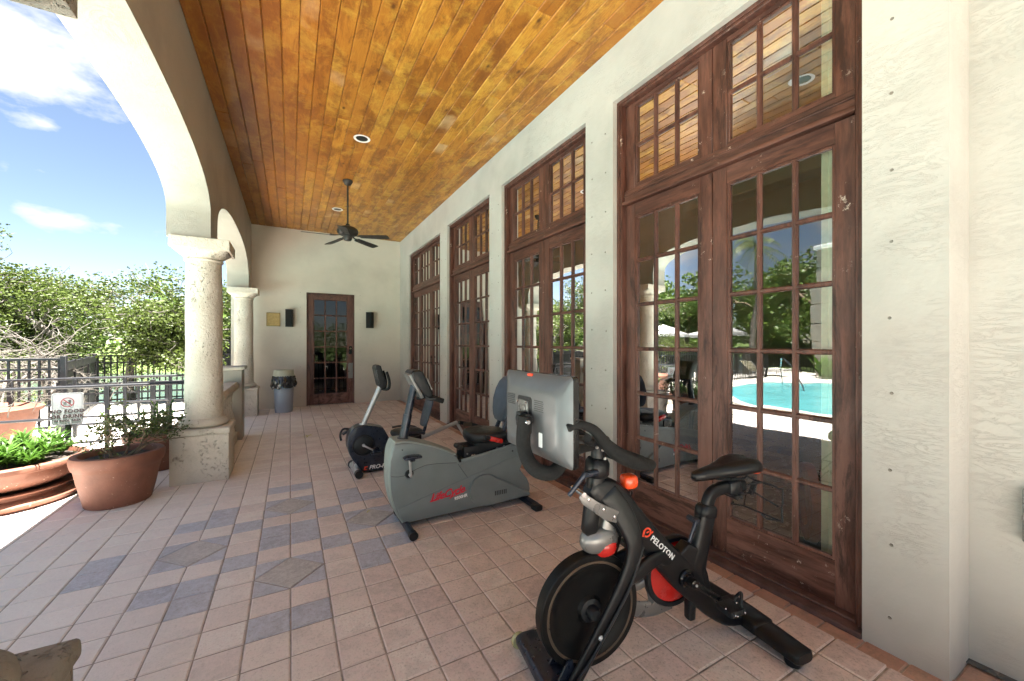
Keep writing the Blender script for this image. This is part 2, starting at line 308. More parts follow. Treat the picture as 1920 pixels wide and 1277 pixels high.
def sweep(bm, pts, lat=(0, 1, 0), n=16, p=3.2, sub=4, capr=True):
    """pts: (x,y,z,width_in_plane,thickness_lateral)"""
    P = crom(pts, sub); lat = Vector(lat).normalized(); rings = []
    for i, q in enumerate(P):
        a = Vector(P[max(i - 1, 0)][:3]); b = Vector(P[min(i + 1, len(P) - 1)][:3]); t = (b - a).normalized()
        nrm = lat.cross(t).normalized(); l2 = t.cross(nrm).normalized(); c = Vector(q[:3]); ring = []
        for k in range(n):
            th = 2 * math.pi * (k + .5) / n; cx, sx = math.cos(th), math.sin(th)
            ring.append(c + nrm * (q[3] / 2 * math.copysign(abs(cx) ** (2 / p), cx)) + l2 * (q[4] / 2 * math.copysign(abs(sx) ** (2 / p), sx)))
        rings.append(ring)
    if capr:
        def sh(ring, f, d):
            c = sum(ring, Vector()) / len(ring); return [c + (v - c) * f + d for v in ring]
        t0 = (Vector(P[0][:3]) - Vector(P[1][:3])).normalized(); t1 = (Vector(P[-1][:3]) - Vector(P[-2][:3])).normalized()
        e0 = min(P[0][3], P[0][4]) * .18; e1 = min(P[-1][3], P[-1][4]) * .18
        rings = [sh(rings[0], .8, t0 * e0)] + rings + [sh(rings[-1], .8, t1 * e1)]
    skin(bm, rings)
def tube(bm, pts, r, n=10, sub=5, caps=True):
    rs = r if isinstance(r, (list, tuple)) else [r] * len(pts)
    P = crom([(*p, rr) for p, rr in zip(pts, rs)], sub); rings = []
    t = (Vector(P[1][:3]) - Vector(P[0][:3])).normalized(); up = Vector((0, 0, 1)) if abs(t.z) < .9 else Vector((1, 0, 0)); nrm = t.cross(up).normalized()
    for i, q in enumerate(P):
        a = Vector(P[max(i - 1, 0)][:3]); b = Vector(P[min(i + 1, len(P) - 1)][:3]); t = (b - a)
        t = t.normalized() if t.length > 1e-9 else Vector((0, 0, 1))
        nrm = nrm - t * nrm.dot(t); nrm = nrm.normalized() if nrm.length > 1e-6 else t.orthogonal().normalized(); bi = t.cross(nrm); c = Vector(q[:3])
        rings.append([c + (nrm * math.cos(2 * math.pi * k / n) + bi * math.sin(2 * math.pi * k / n)) * q[3] for k in range(n)])
    skin(bm, rings, caps)
def lathe(bm, prof, c=(0, 0, 0), n=32, axis='z', jit=0, sq=0):
    c = Vector(c); rings = []
    for r, z in prof:
        ring = []
        for k in range(n):
            th = 2 * math.pi * k / n; rr = max(r, .0004)
            if jit: rr *= 1 + jit * (mnoise.noise(Vector((math.cos(th) * 2, math.sin(th) * 2, z * 6))))
            x, y = rr * math.cos(th), rr * math.sin(th)
            ring.append(c + (Vector((x, y, z)) if axis == 'z' else Vector((x, z, y)) if axis == 'y' else Vector((z, x, y))))
        rings.append(ring)
    skin(bm, rings, prof[0][0] < .002 or prof[-1][0] < .002)
def prism(bm, poly, c0, c1, mp=lambda a, b, c: (a, c, b), bev=0, seg=2):
    f0 = [bm.verts.new(mp(a, b, c0)) for a, b in poly]; f1 = [bm.verts.new(mp(a, b, c1)) for a, b in poly]; n = len(poly)
    fs = [bm.faces.new(f0), bm.faces.new(f1[::-1])]
    for i in range(n): bm.faces.new((f0[(i + 1) % n], f0[i], f1[i], f1[(i + 1) % n]))
    if bev:
        es = list({e for f in fs for e in f.edges}); bmesh.ops.bevel(bm, geom=es, offset=bev, segments=seg, affect='EDGES', profile=.6, clamp_overlap=True)
def ellipsoid(bm, c, r, n=16, m=10, p=2.0):
    rings = []
    for j in range(1, m):
        ph = math.pi * j / m; s, z = math.sin(ph), math.cos(ph); s = abs(s) ** (2 / p); z = math.copysign(abs(z) ** (2 / p), z)
        ring = []
        for k in range(n):
            th = 2 * math.pi * k / n; a, b = math.cos(th), math.sin(th)
            ring.append(Vector((c[0] + r[0] * s * math.copysign(abs(a) ** (2 / p), a), c[1] + r[1] * s * math.copysign(abs(b) ** (2 / p), b), c[2] + r[2] * z)))
        rings.append(ring)
    skin(bm, rings)
def circ(cx, cy, r, n=24, a0=0, a1=360, ry=None):
    ry = ry or r
    k = n if abs(a1 - a0) < 360 else n - 1
    return [(cx + r * math.cos(R(a0 + (a1 - a0) * i / (n if k == n - 1 else k))), cy + ry * math.sin(R(a0 + (a1 - a0) * i / (n if k == n - 1 else k)))) for i in range(n if k == n - 1 else n + 1)]
def obj(name, bm, mat, parent=None, smooth=True, ang=40, loc=None, fixn=True):
    if fixn: bmesh.ops.recalc_face_normals(bm, faces=bm.faces[:])
    me = bpy.data.meshes.new(name); bm.to_mesh(me); bm.free()
    mats = mat if isinstance(mat, (list, tuple)) else [mat]
    for x in mats: me.materials.append(M(x))
    if smooth:
        me.polygons.foreach_set('use_smooth', [True] * len(me.polygons)); me.set_sharp_from_angle(angle=R(ang))
    o = bpy.data.objects.new(name, me); COL.objects.link(o)
    if parent: o.parent = parent
    if loc: o.location = loc
    return o
def obj_split(name, bm, mat, parent, smooth=True, root=None):
    bm.faces.ensure_lookup_table(); left = set(bm.faces)
    while left:
        f = left.pop(); isl = {f}; st = [f]
        while st:
            for e in st.pop().edges:
                for q in e.link_faces:
                    if q not in isl: isl.add(q); st.append(q); left.discard(q)
        nb = bmesh.new(); mp_ = {}
        for q in isl:
            for v in q.verts:
                if v not in mp_: mp_[v] = nb.verts.new(v.co)
            nb.faces.new([mp_[v] for v in q.verts])
        if root: bmesh.ops.transform(nb, matrix=(Matrix.Translation(root.location) @ root.rotation_euler.to_matrix().to_4x4()).inverted(), verts=nb.verts[:])
        obj(name, nb, mat, parent, smooth)
    bm.free()
def thing(name, label, cat, loc=(0, 0, 0), rz=0, group=None):
    o = bpy.data.objects.new(name, None); COL.objects.link(o); o.location = loc; o.rotation_euler = (0, 0, rz); o.empty_display_size = .1
    return tag(o, label, cat, group)
def tag(o, label, cat, group=None):
    o['label'] = label; o['category'] = cat
    if group: o['group'] = group
    return o
def struct(o): o['kind'] = 'structure'; return o
def copy_tree(o, loc=None, rz=None, label=None, group=None, parent=None):
    c = o.copy(); COL.objects.link(c); c.parent = parent
    if loc is not None: c.location = loc
    if rz is not None: c.rotation_euler = (0, 0, rz)
    if label: c['label'] = label
    if group: c['group'] = group
    for ch in [x for x in bpy.data.objects if x.parent == o]: copy_tree(ch, parent=c)
    return c
def textbm(s, size, mtx, extrude=.0012, shear=0, bold=0, space=1.0):
    cu = bpy.data.curves.new('t', 'FONT'); cu.body = s; cu.size = size; cu.extrude = extrude; cu.shear = shear; cu.offset = bold; cu.space_character = space; cu.align_x = 'CENTER'; cu.align_y = 'CENTER'; cu.resolution_u = 3
    o = bpy.data.objects.new('t', cu); COL.objects.link(o); dg = bpy.context.evaluated_depsgraph_get(); dg.update()
    me = bpy.data.meshes.new_from_object(o.evaluated_get(dg)); b = bmesh.new(); b.from_mesh(me); bmesh.ops.transform(b, matrix=mtx, verts=b.verts[:])
    bpy.data.objects.remove(o); bpy.data.curves.remove(cu); bpy.data.meshes.remove(me); return b
def axes(o, x, y, z):
    m = Matrix((Vector(x).normalized(), Vector(y).normalized(), Vector(z).normalized())).transposed().to_4x4(); m.translation = Vector(o); return m
def joinbm(a, b):
    me = bpy.data.meshes.new('j'); b.to_mesh(me); b.free(); a.from_mesh(me); bpy.data.meshes.remove(me)

# ------------------------------------------------------------------ setting: ground, water, deck
def terrain_h(x, y):
    d = 0
    if y > 13.8: d = min(1, (y - 13.8) / 2.2)
    if y > 40: d = max(0, 1 - (y - 40) / 5)
    return -.06 - 1.6 * d + .03 * math.sin(x * .7) * math.cos(y * .5)
b = BM()
xs = [-400, -150, -90, -60] + [-50 + 2.5 * i for i in range(40)] + [60, 100, 200, 400]; ys = [-300, -100, -40, -20, -10, 0, 5, 10, 13, 13.8, 14.3, 14.8, 15.3, 16, 18, 22, 30, 38, 40, 41, 42, 43, 44, 45, 47, 60, 100, 200, 400]
grid = [[b.verts.new((x, y, terrain_h(x, y))) for x in xs] for y in ys]
for j in range(len(ys) - 1):
    for i in range(len(xs) - 1): b.faces.new((grid[j][i], grid[j][i + 1], grid[j + 1][i + 1], grid[j + 1][i]))
struct(obj('ground', b, 'grass'))
b = BM(); vs = [b.verts.new(c) for c in ((-120, 14.6, -.92), (80, 14.6, -.92), (80, 42.5, -.92), (-120, 42.5, -.92))]; b.faces.new(vs); struct(obj('lake_water', b, 'lake', smooth=False))
b = BM()
box(b, -17, -2.62, -12, 13.7, -.3, -.022); box(b, -2.62, 6, 10.95, 13.7, -.3, -.022); box(b, -2.62, 2.78, -12, -1.72, -.3, -.006)  # last box: unseen terrace added behind the camera to bounce sun into the porch
struct(obj('pool_and_bounce_deck', b, 'deck_concrete', smooth=False))
# pool: coping ring and water
def poolshape(off):
    P = []
    ctrl = [(-4.35, -2.5), (-4.2, 1.5), (-4.25, 4.2), (-4.7, 5.9), (-6.2, 7.2), (-8.2, 8.2), (-10.2, 8.0), (-11.3, 6.4), (-11.6, 3.5), (-11.4, 0), (-10.6, -3.2), (-7.5, -4.4)]
    P = crom([(*c,) for c in ctrl + [ctrl[0]]], 6)[:-1]; cx, cy = -7.9, 1.9; out = []
    for x, y in P:
        d = math.hypot(x - cx, y - cy); out.append((x + (x - cx) / d * off, y + (y - cy) / d * off))
    return out
b = BM(); o1 = poolshape(.32); i1 = poolshape(0); vo = [[b.verts.new((*p, z)) for p in q] for q, z in ((o1, -.02), (o1, .02), (i1, .02), (i1, -.02))]; n = len(o1)
for a, c in ((0, 1), (1, 2), (2, 3)):
    for i in range(n): b.faces.new((vo[a][i], vo[a][(i + 1) % n], vo[c][(i + 1) % n], vo[c][i]))
struct(obj('pool_coping', b, 'deck_concrete'))
b = BM(); b.faces.new([b.verts.new((*p, -.012)) for p in i1]); struct(obj('pool_water', b, 'pool', smooth=False))

# patio floor: pavers as real slabs
T = .2025; X0 = 0.003; Y0 = 2.385
b = BM()
box(b, -2.6, 2.62, -1.7, 10.7, -.03, -.005); box(b, 2.62, 2.95, -1.7, .62, -.03, -.005)
for f in b.faces: f.material_index = 4
blue = set(); grey = {}
for s in (-1, 1):
    def mir(i): return i if s < 0 else -1 - i
    for jj in ((0,), (11,)): blue |= {(mir(-1), jj[0])}
    blue |= {(mir(-1), 5), (mir(-1), 6), (mir(-2), 4), (mir(-2), 7), (mir(-4), 3), (mir(-3), 2), (mir(-3), 3), (mir(-4), 8), (mir(-3), 8), (mir(-3), 9), (mir(-6), 5), (mir(-6), 6)}
dia = [(0, 3), (0, 9), (-3, 6), (3, 6)]   # centre lattice points
diac = {}
for (ci, cj) in dia:
    for di in (-1, 0):
        for dj in (-1, 0): diac[(ci + di, cj + dj)] = (ci, cj)
def slab(poly, z, mi, bev=.006):
    # poly ccw; small chamfer built by hand
    n = len(poly); cx = sum(p[0] for p in poly) / n; cy = sum(p[1] for p in poly) / n
    def inset(d):
        out = []
        for i in range(n):
            p = Vector(poly[i]); a = (Vector(poly[i - 1]) - p).normalized(); c = (Vector(poly[(i + 1) % n]) - p).normalized(); m = a + c
            if m.length < 1e-6: out.append(p); continue
            s = math.sqrt(max(1e-6, (1 - a.dot(c)) / 2)); out.append(p + m.normalized() * (d / s))
        return out
    A = [b.verts.new((*p, -.02)) for p in inset(0)]; B_ = [b.verts.new((*p, z - bev * .7)) for p in inset(0)]; C_ = [b.verts.new((*p, z)) for p in inset(bev)]
    for q, w in ((A, B_), (B_, C_)):
        for i in range(n): f = b.faces.new((q[i], q[(i + 1) % n], w[(i + 1) % n], w[i])); f.material_index = mi
    f = b.faces.new(C_); f.material_index = mi
rr = random.Random(3)
g_ = .0035
for j in range(-20, 41):
    for i in range(-13, 12):
        x0, y0 = X0 + i * T, Y0 + j * T
        if y0 > 10.6: continue
        if x0 > 2.40: continue
        jx, jy = rr.uniform(-.0012, .0012), rr.uniform(-.0012, .0012); z = rr.uniform(-.0015, .0015)
        if (i, j) in diac:
            ci, cj = diac[(i, j)]; cx, cy = X0 + ci * T, Y0 + cj * T; sx = 1 if i >= ci else -1; sy = 1 if j >= cj else -1; q = T - g_; e = g_ * 2.2
            tri = [(cx + sx * q, cy + sy * e * .9), (cx + sx * q, cy + sy * q), (cx + sx * e * .9, cy + sy * q)]
            tri[0] = (cx + sx * q, cy + sy * e * 1.2); tri[2] = (cx + sx * e * 1.2, cy + sy * q)
            if sx * sy < 0: tri = tri[::-1]
            slab(tri, z, 1, .004); continue
        mi = 1 if (i, j) in blue else 0
        slab([(x0 + g_ + jx, y0 + g_ + jy), (x0 + T - g_ + jx, y0 + g_ + jy), (x0 + T - g_ + jx, y0 + T - g_ + jy), (x0 + g_ + jx, y0 + T - g_ + jy)], z, mi)
for (ci, cj) in dia:
    cx, cy = X0 + ci * T, Y0 + cj * T; q = T - g_ * 1.4
    slab([(cx + q, cy), (cx, cy + q), (cx - q, cy), (cx, cy - q)], .001, 2, .004)
xe = X0 + 12 * T
y = -1.6
while y < 10.5:
    l = .166; slab([(xe + g_ - .02, y + g_), (2.585, y + g_), (2.585, y + l - g_), (xe + g_ - .02, y + l - g_)], rr.uniform(-.001, .002), 3); y += l
y = -1.6
while y < .58:
    slab([(2.59, y + g_), (2.79, y + g_), (2.79, min(y + T, .592) - g_), (2.59, min(y + T, .592) - g_)], rr.uniform(-.001, .001), 3); y += T
struct(obj('patio_floor', b, ['paver_tan', 'paver_blue', 'paver_grey', 'paver_red', 'joint_sand'], ang=25))

# ceiling: tongue and groove boards
b = BM(); rr = random.Random(11); wd = .138; x = -.755; ZC = 4.155
while x < 2.54:
    y = -1.3 - 0 * rr.uniform(0, 3); first = rr.uniform(.6, 4)
    while y < 10.62:
        l = first or rr.uniform(2.2, 4.6); first = 0; box(b, x + .0012, min(x + wd - .0012, 2.56), y + .0008, min(y + l - .0008, 10.62), ZC, ZC + .02, .007); y += l
    x += wd
struct(obj('ceiling', b, 'pine_boards', ang=20))
# roof above
b = BM(); box(b, -1.36, 8.2, -1.5, 11.2, 4.62, 4.85); box(b, -1.36, -1.28, -1.5, 11.2, 4.45, 4.62); box(b, -.75, 2.8, -1.5, -1.3, 4.14, 4.62);  # roof stops short behind the camera so sun reaches the added terrace
tag(obj('roof', b, 'stucco_arcade', smooth=False), 'flat roof over the porch behind the arcade wall', 'roof')

# ------------------------------------------------------------------ stucco walls
WX = 2.53
OPEN = [(.90, 2.68, 3.66), (3.06, 4.84, 3.66), (5.22, 7.0, 3.66), (7.40, 9.72, 3.63)]
def holes_wall(bm, y0, y1, z1, opens, x0, x1):
    y = y0
    for a, c, h in opens:
        box(bm, x0, x1, y, a, -.02, z1); box(bm, x0, x1, a, c, h, z1); y = c
    box(bm, x0, x1, y, y1, -.02, z1)
b = BM(); holes_wall(b, .594, 10.6, 4.63, OPEN, WX, WX + .30)
box(b, WX + .27, WX + .55, -3.2, .594, -.02, 4.63)
bmesh.ops.remove_doubles(b, verts=b.verts[:], dist=.0005)
# drop coincident internal faces between butted boxes
def drop_internal(bm):
    seen = {}
    for f in bm.faces:
        key = tuple(sorted(v.index for v in f.verts)); seen.setdefault(key, []).append(f)
    bm.verts.index_update()
    seen = {}
    for f in bm.faces: seen.setdefault(tuple(sorted(v.index for v in f.verts)), []).append(f)
    kill = [f for fs in seen.values() if len(fs) > 1 for f in fs]; bmesh.ops.delete(bm, geom=kill, context='FACES')
drop_internal(b)
wallR = tag(obj('stucco_wall', b, 'stucco_wall', smooth=False), 'long cream stucco wall holding the four tall french door bays', 'wall')
b = BM()
EX0, EX1, EZ, EY = .338, 1.405, 2.70, 10.6
box(b, -1.13, EX0, EY, EY + .3, -.02, 4.63); box(b, EX1, WX, EY, EY + .3, -.02, 4.63); box(b, EX0, EX1, EY, EY + .3, EZ, 4.63)
bmesh.ops.remove_doubles(b, verts=b.verts[:], dist=.0005); drop_internal(b)
wallE = tag(obj('end_wall', b, 'stucco_end', smooth=False), 'warm beige stucco wall closing the far end of the porch around the single door', 'wall')
# anchors: little metal studs round each opening
ab = BM(); lathe(ab, [(.0, -.004), (.006, -.004), (.0075, .0), (.0075, .003), (.004, .004), (0, .004)], n=8, axis='x'); am = None
def anchor(x, y, z, par, ry=0):
    global am, ab
    if am is None: o = obj('anchor', ab, 'anchor_metal', par); am = o
    else: o = am.copy(); COL.objects.link(o); o.parent = par
    o.location = (x, y, z); o.rotation_euler = (0, 0, ry)
for yy in (.79, 2.775, 2.965, 4.93, 5.13, 7.09, 7.31, 9.82):
    for k in range(10): anchor(WX, yy + rr.uniform(-.006, .006), .17 + .362 * k + rr.uniform(-.01, .01), wallR)
for xx in (EX0 - .13, EX1 + .13):
    for k in range(8): anchor(xx, EY, .24 + .35 * k, wallE, R(90))

# arcade wall with two and more arches
def arch_wall(bm, x0, x1, y0, y1, ztop, arches, zbase):
    """arches: (yc, half, spring, crown)"""
    pts = [(y0, zbase)]
    for yc, h, sp, cr_ in arches:
        pts.append((yc - h, zbase)); 
        m = 40
        for i in range(m + 1):
            th = math.pi * (1 - i / m); cx = math.cos(th); sz = math.sin(th)
            pts.append((yc + h * math.copysign(abs(cx) ** (2 / 2.3), cx), sp + (cr_ - sp) * abs(sz) ** (2 / 2.3)))
        pts.append((yc + h, zbase))
    pts.append((y1, zbase))
    bot0 = [bm.verts.new((x0, a, c)) for a, c in pts]; bot1 = [bm.verts.new((x1, a, c)) for a, c in pts]
    top0 = [bm.verts.new((x0, a, ztop)) for a, c in pts]; top1 = [bm.verts.new((x1, a, ztop)) for a, c in pts]
    for i in range(len(pts) - 1):
        if (Vector(pts[i]) - Vector(pts[i + 1])).length < 1e-6: continue
        for q in ((bot0[i], bot0[i + 1], bot1[i + 1], bot1[i]),): bm.faces.new(q)
        if abs(pts[i][0] - pts[i + 1][0]) > 1e-6:
            bm.faces.new((bot0[i], top0[i], top0[i + 1], bot0[i + 1])); bm.faces.new((bot1[i], bot1[i + 1], top1[i + 1], top1[i])); bm.faces.new((top0[i], top1[i], top1[i + 1], top0[i + 1]))
b = BM(); arch_wall(b, -1.13, -.755, -3.2, 10.6, 4.62, [(-.65, 1.70, 2.9, 3.3), (3.55, 1.83, 2.9, 3.32), (7.88, 2.03, 2.88, 3.38)], 2.62)
arc = tag(obj('arcade_wall', b, 'stucco_arcade', ang=35), 'cream stucco arcade wall of wide arches carried on the stone columns', 'wall')
b = BM(); box(b, -1.15, -1.13, -3.2, 10.6, 3.62, 3.70); obj('string_course', b, 'stucco_arcade', arc, False)

def column(name, yc, label, rseed):
    st_m = 'shaded_rough_stone' if rseed == 1 else 'coral_stone'
    t = thing(name, label, 'column', (-.845, yc, 0), 0, 'stone columns of the arcade')
    b = BM(); box(b, -.255, .255, -.255, .255, -.01, .505, .008, 2); obj('plinth', b, st_m, t)
    b = BM(); box(b, -.272, .272, -.272, .272, .505, .575, .028, 4); lathe(b, [(0, .574), (.19, .574), (.215, .585), (.228, .61), (.222, .64), (.20, .66), (.185, .668), (0, .668)], n=48); obj('base_moulding', b, st_m, t)
    prof = [(0, .666), (.182, .667), (.176, .70)] + [(.174 - .010 * i / 11 + .003 * math.sin(i), .72 + i * .155) for i in range(12)] + [(0, 2.432)]
    b = BM(); lathe(b, prof, n=48, jit=.012); obj('shaft', b, st_m, t)
    b = BM()
    # capital: collar, flare to a square abacus
    lathe(b, [(0, 2.40), (.172, 2.40), (.182, 2.415), (.172, 2.43), (0, 2.43)], n=40)
    rings = []
    for z, h, p in ((2.43, .168, 2.0), (2.45, .185, 2.2), (2.475, .212, 2.8), (2.50, .232, 4), (2.515, .238, 7)):
        ring = []
        for k in range(48):
            th = 2 * math.pi * (k + .5) / 48; a, c = math.cos(th), math.sin(th); ring.append(Vector((h * math.copysign(abs(a) ** (2 / p), a), h * math.copysign(abs(c) ** (2 / p), c), z)))
        rings.append(ring)
    skin(b, rings); box(b, -.262, .262, -.262, .262, 2.516, 2.63, .006, 2); obj('capital', b, st_m, t)
    return t
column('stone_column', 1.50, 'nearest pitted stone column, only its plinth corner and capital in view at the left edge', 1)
column('stone_column', 5.605, 'middle pitted stone column standing beside the large terracotta pot', 2)
column('stone_column', 9.97, 'farthest pale stone column standing against the end wall near the grey bin', 3)
column('stone_column', -2.8, 'stone column behind the photographer at the near end of the arcade', 4)

# balustrade between middle column and the half pier
t = thing('balustrade', 'carved stone balustrade with bulbous balusters behind the middle column', 'balustrade', (-.80, 6.7, 0))
b = BM(); prism(b, [(-.10, .80), (.10, .80), (.115, .83), (.115, .86), (.085, .90), (-.085, .90), (-.115, .86), (-.115, .83)], -.84, .72, lambda a, c, d: (a, d, c), .004); obj('handrail', b, 'coral_stone', t)
b = BM(); box(b, -.09, .09, -.84, .72, -.01, .14, .008); obj('bottom_rail', b, 'coral_stone', t)
bb = None
for k in range(7):
    y = -.70 + k * .225
    if bb is None:
        b = BM(); box(b, -.06, .06, -.06, .06, .14, .19, .004); box(b, -.055, .055, -.055, .055, .755, .80, .004)
        lathe(b, [(0, .19), (.035, .19), (.052, .22), (.066, .29), (.062, .36), (.042, .45), (.03, .52), (.028, .58), (.04, .60), (.028, .62), (.034, .70), (.048, .74), (0, .756)], n=20); bb = obj('baluster', b, 'coral_stone', t); bb.location = (0, y, 0)
    else: o = bb.copy(); COL.objects.link(o); o.parent = t; o.location = (0, y, 0)
t = thing('stone_pier', 'low cream stone pier with overhanging cap at the end of the balustrade', 'pier', (-.80, 7.62, 0))
b = BM(); box(b, -.15, .15, -.19, .16, -.01, 1.08, .006); obj('shaft', b, 'stucco_arcade', t)
b = BM(); box(b, -.19, .19, -.23, .20, 1.08, 1.135, .022, 4); obj('cap', b, 'coral_stone', t)

# ------------------------------------------------------------------ french doors
def lite_frame(bm, x0, x1, y0, y1, z0, z1, st, rt, rb, cols, rows, mw=.031, md=.012):
    """leaf in plane x0..x1 (x0 = outside); stiles st, rails rt/rb, muntins"""
    box(bm, x0, x1, y0, y0 + st, z0, z1, .003); box(bm, x0, x1, y1 - st, y1, z0, z1, .003)
    
    for fc in box(bm, x0 + .0025, x1 - .0025, y0 + st, y1 - st, z0, z0 + rb) + box(bm, x0 + .0025, x1 - .0025, y0 + st, y1 - st, z1 - rt, z1): fc.material_index = 1
    gy0, gy1, gz0, gz1 = y0 + st, y1 - st, z0 + rb, z1 - rt
    # sticking bead round the glazed field
    s = .016
    for (a, c, d, e) in ((gy0, gy0 + s, gz0, gz1), (gy1 - s, gy1, gz0, gz1)): box(bm, x0 + .007, x1 - .007, a, c, d, e, .002)
    for (d, e) in ((gz0, gz0 + s), (gz1 - s, gz1)): box(bm, x0 + .0085, x1 - .0085, gy0 + s, gy1 - s, d, e, .002)
    zs = [gz0 + (gz1 - gz0) * k / rows for k in range(1, rows)]; ys_ = [gy0 + (gy1 - gy0) * k / cols for k in range(1, cols)]
    for yy in ys_:
        prism(bm, [(yy - mw / 2, x0 + .016), (yy - mw / 4, x0 + .006), (yy + mw / 4, x0 + .006), (yy + mw / 2, x0 + .016), (yy + mw / 2, x1 - .012), (yy - mw / 2, x1 - .012)], gz0 + s, gz1 - s, lambda a, c, d: (c, a, d))
    for zz in zs:
        prism(bm, [(zz - mw / 2, x0 + .018), (zz - mw / 4, x0 + .008), (zz + mw / 4, x0 + .008), (zz + mw / 2, x0 + .018), (zz + mw / 2, x1 - .014), (zz - mw / 2, x1 - .014)], gy0 + s, gy1 - s, lambda a, c, d: (c, d, a))
    return gy0, gy1, gz0, gz1
def pane(name, x, gy0, gy1, gz0, gz1, par, cols=3, rows=6):
    bm = BM(); rg = random.Random(int(gy0 * 100) + int(gz0 * 10))
    for i in range(cols):
        for j in range(rows):
            a, c = gy0 + (gy1 - gy0) * i / cols, gy0 + (gy1 - gy0) * (i + 1) / cols; d, e = gz0 + (gz1 - gz0) * j / rows, gz0 + (gz1 - gz0) * (j + 1) / rows
            t1, t2 = rg.uniform(-.0006, .0006), rg.uniform(-.0006, .0006)
            vs = [bm.verts.new(p) for p in ((x + t1, a, d), (x + t2, c, d), (x - t1, c, e), (x - t2, a, e))]; bm.faces.new(vs)
    return obj(name, bm, 'door_glass', par, False, fixn=False)
def french_bay(y0, y1, h, label, leaves, side=None, handle=False):
    t = thing('french_door', label, 'door', (WX, y0, 0), 0, 'french door bays along the stucco wall')
    Wd = y1 - y0
    b = BM(); fw = .05
    box(b, .055, .20, .001, fw, 0, h - .002, .004); box(b, .055, .20, Wd - fw, Wd - .001, 0, h - .002, .004); box(b, .055, .198, fw, Wd - fw, h - fw, h - .002, .004)
    box(b, .042, .056, .001, .030, 0, h - .03, .003); box(b, .042, .056, Wd - .03, Wd - .001, 0, h - .03, .003); box(b, .042, .056, .001, Wd - .001, h - .03, h - .002, .003)
    obj('frame', b, 'door_wood', t)
    b = BM(); box(b, .0855, .1895, fw + .0005, Wd - fw - .0005, 2.7255, 2.8495, .004); box(b, .058, .0875, fw, Wd - fw, 2.722, 2.752, .006, 2); box(b, .075, .0875, fw, Wd - fw, 2.80, 2.815, .004); obj('transom_bar', b, 'door_wood_rail', t)
    b = BM(); box(b, -.012, .20, .001, Wd - .001, -.01, .028, .008, 2); box(b, .06, .18, fw, Wd - fw, .028, .042, .004); obj('sill', b, 'wood_sill', t)
    x0, x1 = .105, .15
    for k, (a, c, cols) in enumerate(leaves):
        b = BM(); q = lite_frame(b, x0, x1, a, c, .046, 2.72, .105, .115, .245, cols, 6); lf = obj('door_leaf', b, ['door_wood', 'door_wood_rail'], t); pane('glass', x0 + .026, *q, lf, cols, 6)
        b = BM(); q = lite_frame(b, x0, x1, a, c, 2.852, h - fw - .002, .105, .03, .03, cols, 2); lf2 = obj('transom', b, ['door_wood', 'door_wood_rail'], t); pane('glass', x0 + .026, *q, lf2, cols, 2)
        if handle and k == 0:
            b = BM(); yy = c - .05; box(b, x0 - .008, x0, yy - .022, yy + .022, 1.02, 1.24, .003); tube(b, [(x0 - .005, yy, 1.08), (x0 - .05, yy, 1.08), (x0 - .055, yy - .05, 1.08), (x0 - .05, yy - .11, 1.08)], .009, 8); lathe(b, [(0, -.02), (.022, -.02), (.024, 0), (0, 0)], (x0, yy, 1.2), 12, 'x'); obj('handle', b, 'black_satin', lf)
    if side:
        a, c = side; b = BM(); q = lite_frame(b, x0, x1, a, c, .046, 2.72, .05, .115, .245, 1, 6); lf = obj('side_light', b, ['door_wood', 'door_wood_rail'], t); pane('glass', x0 + .026, *q, lf, 1, 6)
        b = BM(); q = lite_frame(b, x0, x1, a, c, 2.852, h - fw - .002, .05, .03, .03, 1, 2); lf = obj('side_transom', b, ['door_wood', 'door_wood_rail'], t); pane('glass', x0 + .026, *q, lf, 1, 2)
    return t
LV = [(.053, .888, 3), (.892, 1.727, 3)]
french_bay(*OPEN[0], 'nearest brown french double door with peeling paint, right behind the black spin bike', LV)
french_bay(*OPEN[1], 'second brown french double door along the wall, behind the tablet of the spin bike', LV)
french_bay(*OPEN[2], 'third brown french double door along the wall, behind the grey recumbent bike', LV)
french_bay(*OPEN[3], 'farthest brown french double door on the long wall, with a narrow side light and a black lever', [(.053, .893, 3), (.897, 1.737, 3)], (1.745, 2.267), True)
# single door in the end wall
t = thing('glazed_door', 'single brown glazed door of eighteen panes in the end wall', 'door', (EX0, EY, 0))
Wd = EX1 - EX0; b = BM()
tmp = BM(); q = lite_frame(tmp, .075, .12, .028, Wd - .028, .012, EZ - .03, .125, .12, .245, 3, 6, .034)
rot = Matrix(((0, 1, 0, 0), (1, 0, 0, 0), (0, 0, 1, 0), (0, 0, 0, 1)))
bmesh.ops.transform(tmp, matrix=rot, verts=tmp.verts[:]); leaf = obj('door_leaf', tmp, ['door_wood', 'door_wood_rail'], t)
gb = BM(); rg = random.Random(5)
for i in range(3):
    for j in range(6):
        a, c = q[0] + (q[1] - q[0]) * i / 3, q[0] + (q[1] - q[0]) * (i + 1) / 3; d, e = q[2] + (q[3] - q[2]) * j / 6, q[2] + (q[3] - q[2]) * (j + 1) / 6; gb.faces.new([gb.verts.new(p) for p in ((a, .10, d), (c, .10, d), (c, .10, e), (a, .10, e))])
obj('glass', gb, 'end_glass', leaf, False, fixn=False)
b = BM(); box(b, .001, .026, .03, .2, 0, EZ - .002, .003); box(b, Wd - .026, Wd - .001, .03, .2, 0, EZ - .002, .003); box(b, .026, Wd - .026, .03, .2, EZ - .028, EZ - .002, .003); obj('frame', b, 'door_wood', t)
